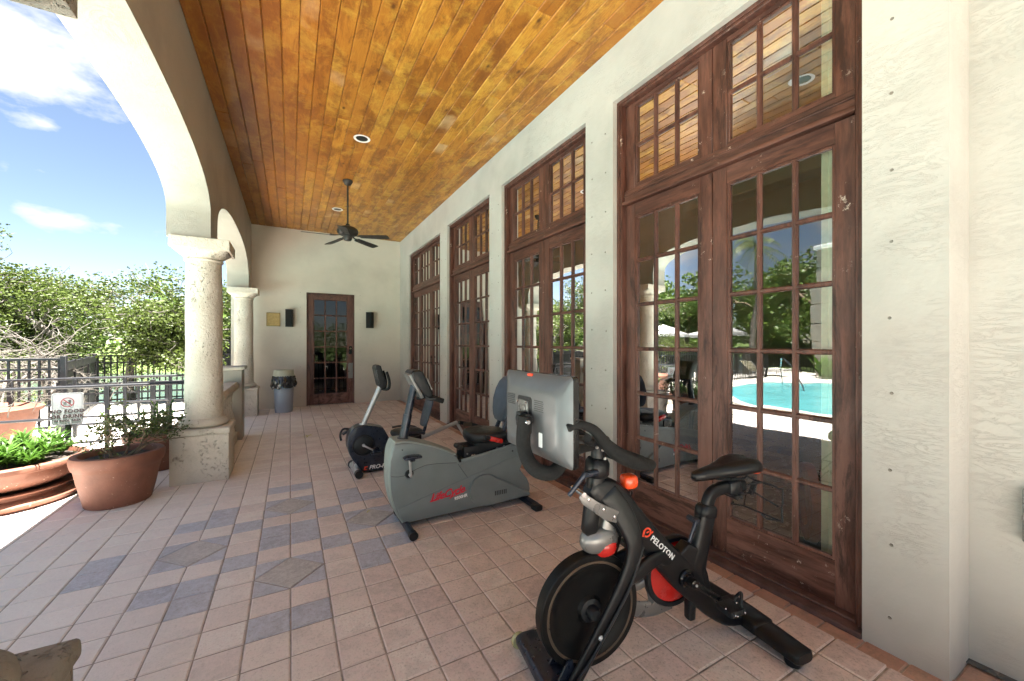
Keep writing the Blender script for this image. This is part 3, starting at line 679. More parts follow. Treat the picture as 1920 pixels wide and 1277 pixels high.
b = BM(); box(b, Wd - .12, Wd - .05, .055, .075, 1.22, 1.42, .006); lathe(b, [(0, -.055), (.02, -.055), (.034, -.04), (.034, -.03), (.015, -.02), (.015, 0), (0, 0)], (Wd - .085, .075, 1.27), 16, 'y'); obj('door_lock', b, 'black_satin', leaf)
b = BM(); lathe(b, [(0, -.03), (.014, -.03), (.02, 0), (0, 0)], (Wd - .085, .056, 1.36), 12, 'y'); obj('lock_cylinder', b, 'brass', leaf)
b = BM(); box(b, Wd - .14, Wd - .03, .0738, .0748, .62, 1.0); obj('kick_strip', b, 'guard_grey', leaf, False)

# rooms behind the doors
b = BM()
def inward(bm, x0, x1, y0, y1, z0, z1, skip=()):
    vs = {}
    def q(n, *c):
        if n in skip: return
        bm.faces.new([bm.verts.new(p) for p in c])
    q('floor', (x0, y0, z0), (x1, y0, z0), (x1, y1, z0), (x0, y1, z0)); q('top', (x0, y0, z1), (x0, y1, z1), (x1, y1, z1), (x1, y0, z1))
    q('x1', (x1, y0, z0), (x1, y0, z1), (x1, y1, z1), (x1, y1, z0)); q('y0', (x0, y0, z0), (x0, y0, z1), (x1, y0, z1), (x1, y0, z0)); q('y1', (x0, y1, z0), (x1, y1, z0), (x1, y1, z1), (x0, y1, z1)); q('x0', (x0, y0, z0), (x0, y1, z0), (x0, y1, z1), (x0, y0, z1))
inward(b, WX + .3, 8.1, .3, 10.58, .0, 4.6, ('x0', 'floor')); struct(obj('room_walls', b, 'interior_paint', smooth=False))
b = BM(); inward(b, WX + .22, 8.1, .3, 10.58, .012, 4.6, ('x0', 'x1', 'y0', 'y1', 'top')); struct(obj('room_floor', b, 'interior_floor', smooth=False))
b = BM(); inward(b, -1.0, 2.8, EY + .3, 14, .01, 4.4, ('y0',)); struct(obj('hall_walls', b, 'interior_dark', smooth=False))
# interior cornice beams
for k, (xx, zz) in enumerate(((4.4, 3.95), (6.2, 3.85))):
    b = BM(); box(b, xx, xx + .35, .31, 10.5, zz, 4.59, .02); tag(obj('ceiling_beam', b, ('interior_paint')), ('nearer' if k == 0 else 'farther') + ' tan ceiling beam seen dimly inside the room through the door glass', 'beam')
names = ['nearest', 'second', 'third', 'farthest']
for k, (a, c, h) in enumerate(OPEN):
    for (ya, yb, zb) in ((a + .40, a + .97, 3.27), (a + 1.06, c - .06, 3.38)):
        tb_ = thing('pelmet', 'white padded pelmet with a yellow edge inside the %s french door bay, %s half' % (names[k], 'near' if zb < 3.3 else 'far'), 'pelmet', (WX + .225, ya, 0))
        P = [(0, zb - .0)] + [(.07 - .07 * math.cos(R(q)) , zb + .0 - .0) for q in (0,)] ; w_ = yb - ya
        P = [(0, zb + .07), (.02, zb + .025), (.06, zb), (w_ - .06, zb), (w_ - .02, zb + .025), (w_, zb + .07), (w_, 4.1), (0, 4.1)]
        b = BM(); prism(b, P, 0, .03, lambda p, q, d: (d, p, q)); obj('panel', b, 'white_fabric', tb_, False)
        b = BM(); tube(b, [(-.006, p, q) for p, q in P[:6]], .011, 8, 1); obj('edging', b, 'curtain', tb_)
    b = BM(); ys_ = [a + .012 + .27 * i / 24 for i in range(25)]
    for i in range(24):
        f = [b.verts.new((WX + .262 + .018 * math.sin(q * 110) + off, q, z)) for (q, z, off) in ((ys_[i], .02, 0), (ys_[i + 1], .02, 0), (ys_[i + 1], 3.9, 0), (ys_[i], 3.9, 0))]; b.faces.new(f)
    bmesh.ops.remove_doubles(b, verts=b.verts[:], dist=.001); bmesh.ops.solidify(b, geom=b.faces[:], thickness=.004)
    tag(obj('curtain', b, 'curtain'), 'pale yellow curtain hanging inside the near edge of the %s french door bay' % names[k], 'curtain')

# ------------------------------------------------------------------ fences and rails
def picket_run(name, label, p0, p1, h, gap, w, z0=-.02, mat='iron_black', posts=2.0, group=None):
    p0, p1 = Vector(p0), Vector(p1); ln = (p1 - p0).length; ang = math.atan2(p1.y - p0.y, p1.x - p0.x)
    t = thing(name, label, 'fence', (p0.x, p0.y, 0), ang, group)
    b = BM(); box(b, 0, ln, -.018, .018, h - .04, h, .004); box(b, 0, ln, -.016, .016, h - .20, h - .17); box(b, 0, ln, -.016, .016, z0 + .10, z0 + .135); obj('rail', b, mat, t)
    b = BM(); k = int(ln / gap)
    for i in range(k): x = (i + .5) * ln / k; box(b, x - w / 2, x + w / 2, -w / 2, w / 2, z0 + .05, h - .038)
    obj('picket_panel', b, mat, t, False)
    m = max(1, round(ln / posts)); pm = None
    for i in range(m + 1):
        if pm is None: b = BM(); box(b, -.035, .035, -.035, .035, z0, h + .03, .004); pm = obj('post', b, mat, t); pm.location = (0, 0, 0)
        else: o = pm.copy(); COL.objects.link(o); o.parent = t; o.location = (ln * i / m, 0, 0)
    return t
picket_run('picket_fence', 'dark metal picket fence on the left, in front of the bare grey bush', (-12, 9.45), (-3.30, 9.45), 1.25, .112, .026, mat='iron_grey')
picket_run('picket_fence', 'black metal picket fence running along the lake shore', (-4.15, 13.4), (6, 13.4), 1.2, .115, .026)
picket_run('picket_fence', 'black metal picket fence beyond the pool, seen in the door glass', (-16.2, -8), (-16.2, 12.0), 1.25, .115, .026)
picket_run('picket_fence', 'black metal picket fence corner piece beyond the pool', (-16.2, 12.0), (-12.0, 12.0), 1.25, .115, .026)
# perforated gate panel
gl = math.hypot(.85, 3.95); t = thing('gate', 'dark perforated metal gate panel joining the two picket fences', 'gate', (-3.30, 9.47, 0), math.atan2(3.95, -.85))
b = BM(); 
for x in (0, .9, 1.8, 2.7, gl - .06): box(b, x, x + .07, -.03, .03, -.02, 1.2, .003)
box(b, 0, gl, -.026, .026, 1.04, 1.18, .003); box(b, 0, gl, -.026, .026, .0, .09, .003); obj('gate_frame', b, 'iron_black', t)
b = BM(); k = 70
for i in range(k): x = gl * (i + .5) / k; box(b, x - .017, x + .017, -.006, .006, .08, 1.05)
for z in (.35, .68): box(b, .05, gl, -.0075, .0075, z - .03, z + .03)
obj('perforated_panel', b, 'iron_black', t, False)
t = thing('panel_fence', 'tall dark solid panel fence seen between the middle and far columns', 'fence', (-2.25, 13.5, 0)); b = BM()
for i in range(8): box(b, i * .28, i * .28 + .275, -.01, .012, -.02, 1.56, .004)
obj('boards', b, 'iron_grey', t)
b = BM(); box(b, -.02, 2.26, -.03, -.012, 1.44, 1.56); box(b, -.02, 2.26, -.03, -.012, .2, .3)
for i in range(2): box(b, i * 2.2 - .03, i * 2.2 + .04, -.06, -.031, -.02, 1.6)
obj('frame', b, 'iron_grey', t)

def hand_rail(label, y, x0, x1, ztop, zmid, posts, slope=None, group='handrails of the entrance ramp', r=.021, ends=True):
    t = thing('handrail', label, 'railing', (x0, y, 0), 0, group)
    L_ = x1 - x0; pts = [(0, 0, ztop), (L_ * .5, 0, ztop), (L_, 0, ztop)]
    if slope: pts = [(-slope[0], 0, ztop - slope[1]), (0, 0, ztop), (L_ * .5, 0, ztop), (L_, 0, ztop)]
    b = BM(); tube(b, pts, r, 10, 1); obj('top_rail', b, 'rail_metal', t)
    b = BM(); tube(b, [(p[0], 0, p[2] - (ztop - zmid)) for p in pts], r * .8, 8, 1); obj('middle_rail', b, 'rail_metal', t)
    if zmid > .3: b = BM(); tube(b, [(p[0], 0, p[2] - (ztop - .16)) for p in pts], r * .8, 8, 1); obj('bottom_rail', b, 'rail_metal', t)
    pm = None
    for x in posts:
        if pm is None: b = BM(); box(b, -.022, .022, -.022, .022, -.02, ztop - .01, .003); pm = obj('post', b, 'iron_grey', t); pm.location = (x, 0, 0)
        else: o = pm.copy(); COL.objects.link(o); o.parent = t; o.location = (x, 0, 0)
    return t
hand_rail('nearer grey metal ramp handrail passing behind the no food sign', 7.5, -4.4, -1.25, .91, .50, [0, 1.1, 2.2, 3.1])
hand_rail('farther grey metal ramp handrail with a bend, in front of the gate', 9.1, -3.75, -1.1, .92, .5, [0, .7, 1.3, 1.9, 2.6], (2.4, .18))
t = picket_run('ramp_balustrade', 'low grey baluster railing along the far side of the ramp', (-3.4, 9.6), (-1.0, 9.6), .80, .36, .035, mat='iron_grey', posts=1.2)
b = BM(); box(b, -4.6, -1.12, 6.75, 6.9, -.02, .16, .01); tag(obj('ramp_kerb', b, 'stucco_arcade'), 'low pale kerb wall along the ramp behind the terracotta pots', 'kerb')

# ------------------------------------------------------------------ trees
def leaf_cloud(bm, rg, centres, n, size, flat=.6):
    for _ in range(n):
        c, rad = rg.choice(centres)
        while True:
            v = Vector((rg.uniform(-1, 1), rg.uniform(-1, 1), rg.uniform(-1, 1)))
            if .25 < v.length < 1: break
        v = v * rad; v.z *= flat; p = c + v; s = size * rg.uniform(.6, 1.4)
        d = Vector((rg.gauss(0, 1), rg.gauss(0, 1), rg.gauss(0, .55))).normalized(); u = d.orthogonal().normalized()
        u = (u * math.cos(rg.uniform(0, 6.28)) + d.cross(u) * math.sin(rg.uniform(0, 6.28)))
        u.z = u.z * .5; w = d.cross(u).normalized()
        bm.faces.new([bm.verts.new(p - u * s * .5), bm.verts.new(p + w * s * .3 + d * s * .06), bm.verts.new(p + u * s * .5), bm.verts.new(p - w * s * .3 + d * s * .06)])
def grow(bm, rg, p, d, ln, r, depth, tips, spread=.75, up=.15, n=7, kids=(2, 3), taper=.62, shrink=.74):
    pts = [tuple(p)]; rs = [r]; cur = Vector(p); dd = Vector(d)
    for i in range(4):
        dd = (dd + Vector((rg.gauss(0, .16), rg.gauss(0, .16), rg.gauss(0, .12) + up * .2))).normalized(); cur = cur + dd * ln / 4; pts.append(tuple(cur)); rs.append(r * (1 - (1 - taper) * (i + 1) / 4))
    tube(bm, pts, rs, n, 2)
    if depth <= 1: tips.append((cur.copy(), dd.copy()))
    if depth == 0: return
    for k in range(rg.choice(kids)):
        q = Vector((rg.gauss(0, 1), rg.gauss(0, 1), rg.gauss(0, .6) + up)).normalized(); nd = (dd * (1 - spread * .5) + q * spread).normalized()
        at = cur if k == 0 else Vector(pts[rg.choice((2, 3, 4))]); grow(bm, rg, at, nd, ln * shrink * rg.uniform(.8, 1.15), r * taper * (1 if k == 0 else .8), depth - 1, tips, spread, up, max(4, n - 1), kids, taper, shrink)
def tree(name, label, cat, loc, seed, h, lean=(0, 0), leafmat='leaf_tree', leaves=9000, size=.16, crad=.75, depth=5, trunk_r=.16, group=None, bare=False, bark='bark_pale', trunks=1, spread=.8, up=.12, kids=(2, 3)):
    rg = random.Random(seed); t = thing(name, label, cat, loc, 0, group); b = BM(); tips = []
    for k in range(trunks):
        a = rg.uniform(0, 6.28); grow(b, rg, (.15 * k * math.cos(a), .15 * k * math.sin(a), 0), Vector((lean[0] + .35 * (trunks > 1) * math.cos(a), lean[1] + .35 * (trunks > 1) * math.sin(a), 1)).normalized(), h * .34, trunk_r, depth, tips, spread, up, 8, kids)
    if not bare:
        for p, d in tips[::4]:
            q = Vector(p); dd = Vector(d); pts = [tuple(q)]
            for _ in range(4): dd = (dd + Vector((rg.gauss(0, .35), rg.gauss(0, .35), rg.gauss(-.02, .25)))).normalized(); q = q + dd * h * .03; pts.append(tuple(q))
            tube(b, pts, [.010, .009, .007, .006, .004], 4, 1)
    obj('trunk', b, bark, t, ang=60)
    if not bare:
        b = BM(); cs = [(p, crad * rg.uniform(.6, 1.25)) for p, d in tips]; leaf_cloud(b, rg, cs, leaves, size); obj('crown', b, leafmat, t, False, fixn=False)
    return t
G = 'leafy trees on the lake shore'
tree('shore_tree', 'tallest leafy shore tree at the far left edge behind the picket fence', 'tree', (-7.6, 15.0, -.3), 21, 6.1, (.1, -.1), leaves=34000, size=.085, crad=.42, depth=6, group=G, spread=.95, up=.05, kids=(3,))
tree('shore_tree', 'leafy shore tree with pale twigs rising behind the dark gate panel', 'tree', (-5.7, 15.6, -.5), 22, 5.3, (-.05, .1), leaves=34000, size=.085, crad=.42, depth=6, group=G, spread=.95, up=.05, kids=(3,))
tree('shore_tree', 'leaning leafy shore tree whose bare lower branches cross the lake left of the middle column', 'tree', (-3.75, 14.5, -.4), 23, 4.3, (-.5, .1), leaves=28000, size=.085, crad=.38, depth=6, group=G, trunk_r=.13, spread=.95, up=.02, kids=(3,))
tree('shore_tree', 'leafy shore tree visible between the middle and far columns', 'tree', (-1.6, 16.2, -.6), 24, 4.6, (.1, 0), leaves=19000, size=.09, crad=.45, depth=5, group=G, spread=.95, up=.05, kids=(3,))
b = BM(); rg = random.Random(8); leaf_cloud(b, rg, [(Vector((x * .9, -13.5 + rg.uniform(-.4, .4), z)), .9) for x in range(-6, 12) for z in (.5, 1.4, 2.3)], 9000, .22, 1.0); tag(obj('hedge', b, 'leaf_dark', None, False, fixn=False), 'dense tall dark green hedge behind the photographer', 'hedge')
def far_wood():
    b = BM(); rg = random.Random(5); cs = []
    for i in range(150): cs.append((Vector((rg.uniform(-70, 30), rg.uniform(46, 56), rg.uniform(.5, 4.5))), rg.uniform(1.6, 3.0)))
    leaf_cloud(b, rg, cs, 14000, .9, .8); o = obj('far_wood', b, 'leaf_dark', None, False, fixn=False); tag(o, 'dense dark wood along the far shore of the lake', 'woodland'); o['kind'] = 'stuff'
far_wood()
# bare grey bush behind the left fence
tree('bare_bush', 'leafless tangled grey bush behind the left picket fence', 'bush', (-5.0, 10.9, -.05), 31, 2.6, (.2, -.2), bare=True, depth=5, trunk_r=.05, trunks=4, spread=.95, up=-.02, kids=(3,))
tree('bare_bush', 'leafless grey bush sprawling beyond the fence at the left edge', 'bush', (-6.0, 11.3, -.05), 32, 2.7, (.1, -.1), bare=True, depth=5, trunk_r=.05, trunks=3, spread=.95, up=-.02, kids=(3,))
# trees beyond the pool (seen reflected in the glass)
G2 = 'trees beyond the pool'
proto = tree('broad_tree', 'broad dark green tree beyond the pool fence, leftmost in the door reflection', 'tree', (-21, 20, -.1), 41, 9.5, leaves=17000, size=.30, crad=1.25, leafmat='leaf_dark', trunk_r=.2, group=G2, spread=.9, up=.1, kids=(3,), depth=4, bark='bark_brown')
k = 0
for (x, y, z, lab) in ((-22, 15.5, 1, 'second'), (-20, 11, 2.2, 'third'), (-22.5, 7, 4, 'fourth'), (-21, 2.5, .6, 'fifth'), (-23, -3, 3, 'sixth'), (-19.5, 26, 1.4, 'seventh'), (-27, 12.5, 5, 'tall back'), (-29, 4, 2, 'far back')):
    c = copy_tree(proto, (x, y, -.1), z, lab + ' broad green tree in the row beyond the pool fence', G2); c.scale = (1, 1, 1.0 + .12 * math.sin(z * 3))
# palm
t = thing('palm_tree', 'leaning palm with a pale grey trunk beyond the pool, mirrored in the nearest door', 'palm', (-14.5, 11.5, 0)); b = BM()
P = [(0, 0, -.1), (.15, -.02, 1.0), (-.05, 0, 2.2), (-.35, 0, 3.4), (-.45, 0, 4.6), (-.40, 0, 5.6), (-.35, 0, 6.3)]; tube(b, P, [.20, .15, .135, .13, .12, .11, .12], 14, 8); obj('trunk', b, 'bark_pale', t)
rg = random.Random(9); b = BM(); r_ = BM()
for k in range(18):
    az = k * 2.399; el = rg.uniform(-.2, 1.1); ln = rg.uniform(1.7, 2.2); base = Vector((-.35, 0, 6.3)); pts = []
    for i in range(12):
        s = i / 11; ex = math.cos(az) * math.cos(el) * ln * s; ey = math.sin(az) * math.cos(el) * ln * s; ez = math.sin(el) * ln * s - 1.25 * s * s; pts.append(base + Vector((ex, ey, ez)))
    tube(r_, [tuple(p) for p in pts[::2]], [.02, .018, .014, .011, .008, .005], 5, 2)
    for i in range(1, 11):
        for q in (0, .5):
            c = pts[i].lerp(pts[i + 1] if i < 11 else pts[i], q); d = (pts[min(i + 1, 11)] - pts[i]).normalized(); sd_ = d.cross(Vector((0, 0, 1))).normalized()
            for s in (-1, 1):
                tip = c + sd_ * s * .34 + d * .16 + Vector((0, 0, -.22)); w = d * .022; b.faces.new([b.verts.new(c - w), b.verts.new(c + w), b.verts.new(tip)])
obj('fronds', b, 'leaf_palm', t, False, fixn=False); obj('frond_stem', r_, 'leaf_palm', t)
# masonry pillar, umbrellas, lounger, handrail by the pool
t = thing('masonry_pillar', 'tall cream block pillar beyond the pool, mirrored at the right of the nearest door', 'pillar', (-14.9, 8.3, 0)); b = BM()
for k in range(7): box(b, -.4, .4, -.4, .4, -.02 + k * .8, .76 + k * .8, .02)
obj('blocks', b, 'stucco_arcade', t)
b = BM(); box(b, -.5, .5, -.5, .5, 5.58, 5.75, .02); obj('cap', b, 'white_paint', t)
def umbrella(loc, label):
    t = thing('patio_umbrella', label, 'umbrella', loc, 0, 'white umbrellas by the pool'); b = BM(); n = 8; top = b.verts.new((0, 0, 2.5)); ring = [b.verts.new((1.35 * math.cos(2 * math.pi * k / n), 1.35 * math.sin(2 * math.pi * k / n), 2.0)) for k in range(n)]; rl = [b.verts.new((1.36 * math.cos(2 * math.pi * k / n), 1.36 * math.sin(2 * math.pi * k / n), 1.86)) for k in range(n)]
    for k in range(n): b.faces.new((top, ring[k], ring[(k + 1) % n])); b.faces.new((ring[k], rl[k], rl[(k + 1) % n], ring[(k + 1) % n]))
    bmesh.ops.solidify(b, geom=b.faces[:], thickness=.01); obj('canopy', b, 'white_fabric', t, False)
    b = BM(); tube(b, [(0, 0, 0), (0, 0, 2.48)], .02, 8, 1); lathe(b, [(0, 0), (.22, 0), (.22, .05), (.04, .09), (0, .09)], n=16); obj('pole', b, 'rail_metal', t); return t
umbrella((-12.4, 15.0, 0), 'white umbrella nearer the lake corner of the pool deck'); umbrella((-14.4, 13.3, 0), 'white umbrella nearer the palm on the pool deck')
t = thing('sun_lounger', 'tan sling lounger standing on the deck beyond the pool', 'lounger', (-12.6, 9.8, 0), R(20)); b = BM(); prism(b, [(-.9, .30), (.3, .32), (.75, .72), (.78, .70), (.33, .29), (-.9, .27)], -.32, .32); obj('sling', b, 'curtain', t)
b = BM()
for s in (-.34, .34):
    tube(b, [(-.95, s, .3), (.32, s, .31), (.8, s, .73)], .018, 8, 1)
    for x in (-.8, .3): tube(b, [(x, s, 0), (x, s, .3)], .016, 6, 1)
obj('frame', b, 'white_paint', t)
t = thing('pool_handrail', 'slanting steel grab rail leading down into the pool', 'handrail', (-9.6, 7.4, 0)); b = BM(); tube(b, [(-.3, .4, -.02), (-.3, .4, .75), (-.15, .25, .9), (.9, -.8, .30), (1.2, -1.1, -.02)], .022, 8, 5); obj('rail', b, 'chrome', t)
t = thing('flagstone_planter_bed', 'bright green broad-leaved plant growing at the foot of the block pillar', 'plant', (-13.9, 7.9, 0)); b = BM(); rg = random.Random(2)
for k in range(46):
    a = rg.uniform(0, 6.28); l = rg.uniform(.4, .95); c = Vector((rg.uniform(-.3, .3), rg.uniform(-.3, .3), 0)); tip = c + Vector((math.cos(a) * l * .7, math.sin(a) * l * .7, l)); sd_ = Vector((-math.sin(a), math.cos(a), 0)) * .14; mid = c.lerp(tip, .75); b.faces.new([b.verts.new(c), b.verts.new(mid + sd_), b.verts.new(tip), b.verts.new(mid - sd_)])
obj('leaves', b, 'leaf_oleander', t, False, fixn=False); t.name = 'broadleaf_plant'
# ------------------------------------------------------------------ objects
def apart(name, bm, mat, root, parent=None, smooth=True, ang=40):
    """part authored in world coordinates, stored relative to its root empty"""
    m = Matrix.Translation(root.location) @ root.rotation_euler.to_matrix().to_4x4()
    bmesh.ops.transform(bm, matrix=m.inverted(), verts=bm.verts[:]); return obj(name, bm, mat, parent or root, smooth, ang)
def rrect(x0, x1, z0, z1, r, n=5):
    P = []
    for cx, cz, a in ((x1 - r, z1 - r, 0), (x0 + r, z1 - r, 90), (x0 + r, z0 + r, 180), (x1 - r, z0 + r, 270)):
        for i in range(n + 1): P.append((cx + r * math.cos(R(a + 90 * i / n)), cz + r * math.sin(R(a + 90 * i / n))))
    return P

# ============ black spin bike
RZ = math.atan2(.139, -.990)
sb = thing('spin_bike', 'black spin bike with a grey-backed tablet and an orange knob, nearest the camera', 'exercise bike', (2.086, 1.237, 0), RZ)
b = BM()
sweep(b, [(0, -.30, .066, .056, .118), (0, -.1, .070, .062, .125), (0, .1, .070, .062, .125), (0, .30, .066, .056, .118)], (1, 0, 0), 16, 3.4, 3)
sweep(b, [(0, -.105, .074, .070, .136), (0, 0, .076, .072, .138), (0, .105, .074, .070, .136)], (1, 0, 0), 16, 3.4, 3)
obj('rear_stabilizer', b, 'black_satin', sb)
for l in (-.25, .25): b = BM(); lathe(b, [(0, 0), (.030, 0), (.034, .01), (.034, .03), (0, .036)], (0, l, 0), 20); obj('foot', b, 'black_plastic', sb)
b = BM(); sweep(b, [(1.12, -.27, .064, .062, .13), (1.12, -.1, .068, .066, .135), (1.12, .1, .068, .066, .135), (1.12, .27, .064, .062, .13)], (1, 0, 0), 16, 3.4, 3)
for s in (-1, 1): prism(b, [(1.04, .085), (1.13, .085), (1.075, .17), (1.055, .17)], s * .045 - .005, s * .045 + .005)
box(b, 1.02, 1.15, -.11, .11, .085, .098, .004); obj('front_stabilizer', b, 'navy_metal', sb)
for s in (-1, 1):
    w = BM(); lathe(w, [(.018, -.013), (.034, -.013), (.038, -.006), (.038, .006), (.034, .013), (.018, .013)], (1.16, s * .292, .045), 24, 'y'); wl = obj('transport_wheel', w, 'wheel_clear', sb)
    w = BM(); lathe(w, [(0, -.014), (.012, -.014), (.016, -.008), (.016, .008), (.012, .014), (0, .014)], (1.16, s * .292, .045), 16, 'y'); obj('hub', w, 'black_plastic', wl)
# main frame
b = BM()
sweep(b, [(.935, 0, .865, .09, .075), (.86, 0, .815, .165, .084), (.75, 0, .70, .155, .084), (.62, 0, .570, .130, .080), (.52, 0, .470, .135, .076), (.42, 0, .372, .15, .076), (.33, 0, .27, .12, .072), (.25, 0, .175, .085, .075), (.14, 0, .095, .062, .08), (.02, 0, .075, .05, .09)], (0, 1, 0), 20, 3.6, 4)
sweep(b, [(.36, 0, .33, .15, .066), (.335, 0, .42, .115, .066), (.30, 0, .53, .098, .066), (.268, 0, .655, .098, .068)], (0, 1, 0), 20, 3.6, 4)
# webs where seat tube meets beam
prism(b, [(.52, .45), (.40, .53), (.34, .50), (.30, .36), (.24, .24), (.33, .22), (.44, .30)], -.031, .031, bev=.014, seg=3)
for s in (-1, 1):
    sweep(b, [(.87, s * .03, .84, .10, .03), (.80, s * .052, .735, .10, .034), (.765, s * .070, .64, .085, .036), (.765, s * .076, .565, .078, .034), (.81, s * .078, .465, .072, .030), (.885, s * .078, .345, .068, .026), (.97, s * .076, .225, .062, .024), (1.06, s * .070, .09, .060, .024)], (0, 1, 0), 18, 3.4, 5)
    sweep(b, [(.815, s * .072, .455, .05, .03), (.745, s * .066, .475, .062, .032), (.66, s * .052, .500, .066, .034), (.58, s * .034, .502, .062, .032), (.50, s * .02, .45, .06, .028)], (0, 1, 0), 16, 3.2, 5)
obj('frame', b, 'black_satin', sb)
for s in (1,):
    b = BM(); lathe(b, [(0, 0), (.011, 0), (.011, .004), (.007, .008), (0, .009)], (.945, s * .090, .262), 16, 'y'); obj('axle_bolt', b, 'silver', sb)
# flywheel
b = BM(); c = (.95, 0, .337)
lathe(b, [(.0, -.02), (.05, -.024), (.06, -.010), (.15, -.010), (.178, -.022), (.196, -.030), (.238, -.030), (.243, -.024), (.243, .024), (.238, .030), (.196, .030), (.178, .022), (.15, .010), (.06, .010), (.05, .024), (0, .02)], c, 72, 'y'); fw = obj('flywheel', b, 'flywheel_black', sb, ang=30)
b = BM()
for s in (-1, 1): lathe(b, [(.203, s * .029), (.205, s * .0318), (.214, s * .0318), (.216, s * .029)], c, 72, 'y')
obj('rim_band', b, 'brass_tint', fw)
b = BM(); lathe(b, [(0, -.062), (.022, -.062), (.03, -.05), (.03, -.03), (.05, -.026), (.05, .026), (.03, .03), (.03, .05), (.022, .062), (0, .062)], c, 32, 'y'); obj('hub', b, 'black_plastic', fw)
# brake housing
b = BM(); ellipsoid(b, (.895, 0, .628), (.092, .050, .058), 24, 14, 2.4); sweep(b, [(.85, 0, .63, .10, .07), (.855, 0, .69, .07, .06), (.85, 0, .74, .05, .05)], (0, 1, 0)); bh = obj('brake_housing', b, 'guard_grey', sb)
b = BM(); ellipsoid(b, (.872, 0, .600), (.060, .053, .050), 20, 12, 2.3); obj('brake_cap', b, 'red_plastic', bh)
# belt guard, far side
b = BM()
sweep(b, [(.93, -.088, .335, .10, .022), (.80, -.092, .29, .07, .022), (.66, -.095, .205, .075, .022), (.52, -.095, .170, .078, .022), (.40, -.095, .175, .07, .022)], (0, 1, 0), 14, 3, 4)
sweep(b, [(.90, -.088, .37, .07, .022), (.76, -.092, .35, .05, .022), (.62, -.095, .30, .04, .022), (.545, -.095, .33, .042, .022), (.50, -.095, .39, .05, .022)], (0, 1, 0), 14, 3, 4)
sweep(b, [(.545, -.095, .34, .04, .02), (.535, -.095, .26, .032, .02), (.52, -.095, .20, .03, .02)], (0, 1, 0), 14, 3, 4)
obj('belt_guard', b, 'guard_grey', sb)
b = BM(); lathe(b, [(.150, -.012), (.152, -.018), (.172, -.018), (.176, -.012), (.176, .012), (.172, .018), (.152, .018), (.150, .012)], (.40, -.082, .345), 48, 'y'); cd = obj('chainring_cover', b, 'black_plastic', sb)
b = BM(); lathe(b, [(0, -.012), (.09, -.012), (.150, -.008), (.150, .010), (.12, .016), (0, .018)], (.40, -.08, .345), 40, 'y'); obj('red_disc', b, 'red_plastic', cd)
b = BM(); 
for a in (70, 250): ellipsoid(b, (.40 + .085 * math.cos(R(a)), -.060, .345 + .085 * math.sin(R(a))), (.030, .006, .024), 16, 8)
obj_split('disc_inlay', b, 'guard_grey', cd)
b = BM(); sweep(b, [(.366, 0, .30, .045, .05), (.370, 0, .15, .04, .045)], (0, 1, 0), 12, 4, 1); obj('lower_stub', b, 'black_plastic', sb)
# cranks and pedals
b = BM(); lathe(b, [(0, .03), (.038, .03), (.042, .036), (.042, .050), (.036, .056), (.03, .054), (.026, .066), (.0, .07)], (.435, 0, .378), 28, 'y'); bb_ = obj('bottom_bracket', b, 'black_gloss', sb)
b = BM(); sweep(b, [(.435, .082, .378, .038, .022), (.36, .088, .327, .030, .018), (.28, .094, .274, .028, .018)], (0, 1, 0), 14, 3, 3); lathe(b, [(0, .06), (.02, .06), (.022, .1), (.012, .104), (0, .104)], (.435, 0, .378), 18, 'y'); cr_ = obj('crank_arm', b, 'black_gloss', sb)
b = BM(); lathe(b, [(0, -.002), (.006, -.002), (.006, .002), (0, .002)], (.435, .1065, .378), 10, 'y'); obj('crank_bolt', b, 'silver', cr_)
b = BM(); sweep(b, [(.435, -.125, .378, .036, .02), (.51, -.128, .43, .03, .018), (.585, -.13, .48, .028, .018)], (0, 1, 0), 14, 3, 3); box(b, .54, .63, -.22, -.15, .455, .485, .01, 2); obj('crank_arm', b, 'black_plastic', sb)
b = BM(); box(b, .235, .33, .115, .20, .256, .284, .008, 2); tube(b, [(.28, .09, .272), (.28, .20, .272)], .012, 10, 1)
tube(b, [(.235 + .0, .13, .275), (.215, .135, .30), (.215, .155, .325), (.235, .175, .325), (.25, .185, .30), (.25, .185, .275)], .007, 8, 4)
for (x, y) in ((.245, .2), (.32, .2), (.245, .12), (.32, .12)): ellipsoid(b, (x, y, .27), (.008, .006, .012), 8, 6)
pd = obj('pedal', b, 'black_plastic', sb)
b = BM()
for (x, y, z) in ((.25, .205, .272), (.31, .205, .272), (.328, .17, .286), (.25, .16, .287), (.29, .2, .262)): ellipsoid(b, (x, y, z), (.0045, .0045, .0045), 8, 6)
obj_split('pedal_screw', b, 'chrome', pd)
# head tube, stem, handlebar
b = BM(); sweep(b, [(.945, 0, .675, .066, .066), (.925, 0, .80, .070, .070), (.905, 0, .945, .074, .074)], (0, 1, 0), 20, 3, 2); sweep(b, [(.906, 0, .925, .100, .098), (.902, 0, .972, .098, .096)], (0, 1, 0), 20, 3, 1); sweep(b, [(.947, 0, .60, .050, .054), (.944, 0, .68, .052, .056)], (0, 1, 0), 16, 4, 1); obj('head_tube', b, 'black_satin', sb)
b = BM(); sweep(b, [(.903, 0, .965, .055, .055), (.898, 0, 1.02, .055, .055), (.895, 0, 1.06, .05, .05)], (0, 1, 0), 16, 3, 2); sweep(b, [(.86, 0, 1.065, .045, .06), (.93, 0, 1.065, .05, .06), (1.08, 0, 1.085, .036, .036)], (0, 1, 0), 14, 3, 2); st_ = obj('stem', b, 'black_plastic', sb)
b = BM()
for (x, z) in ((.92, .985), (.885, .992), (.895, 1.03), (.925, 1.045)): lathe(b, [(0, .03), (.007, .03), (.006, .036), (0, .036)], (x, 0, z), 10, 'y')
obj_split('stem_bolt', b, 'silver', st_)
b = BM()
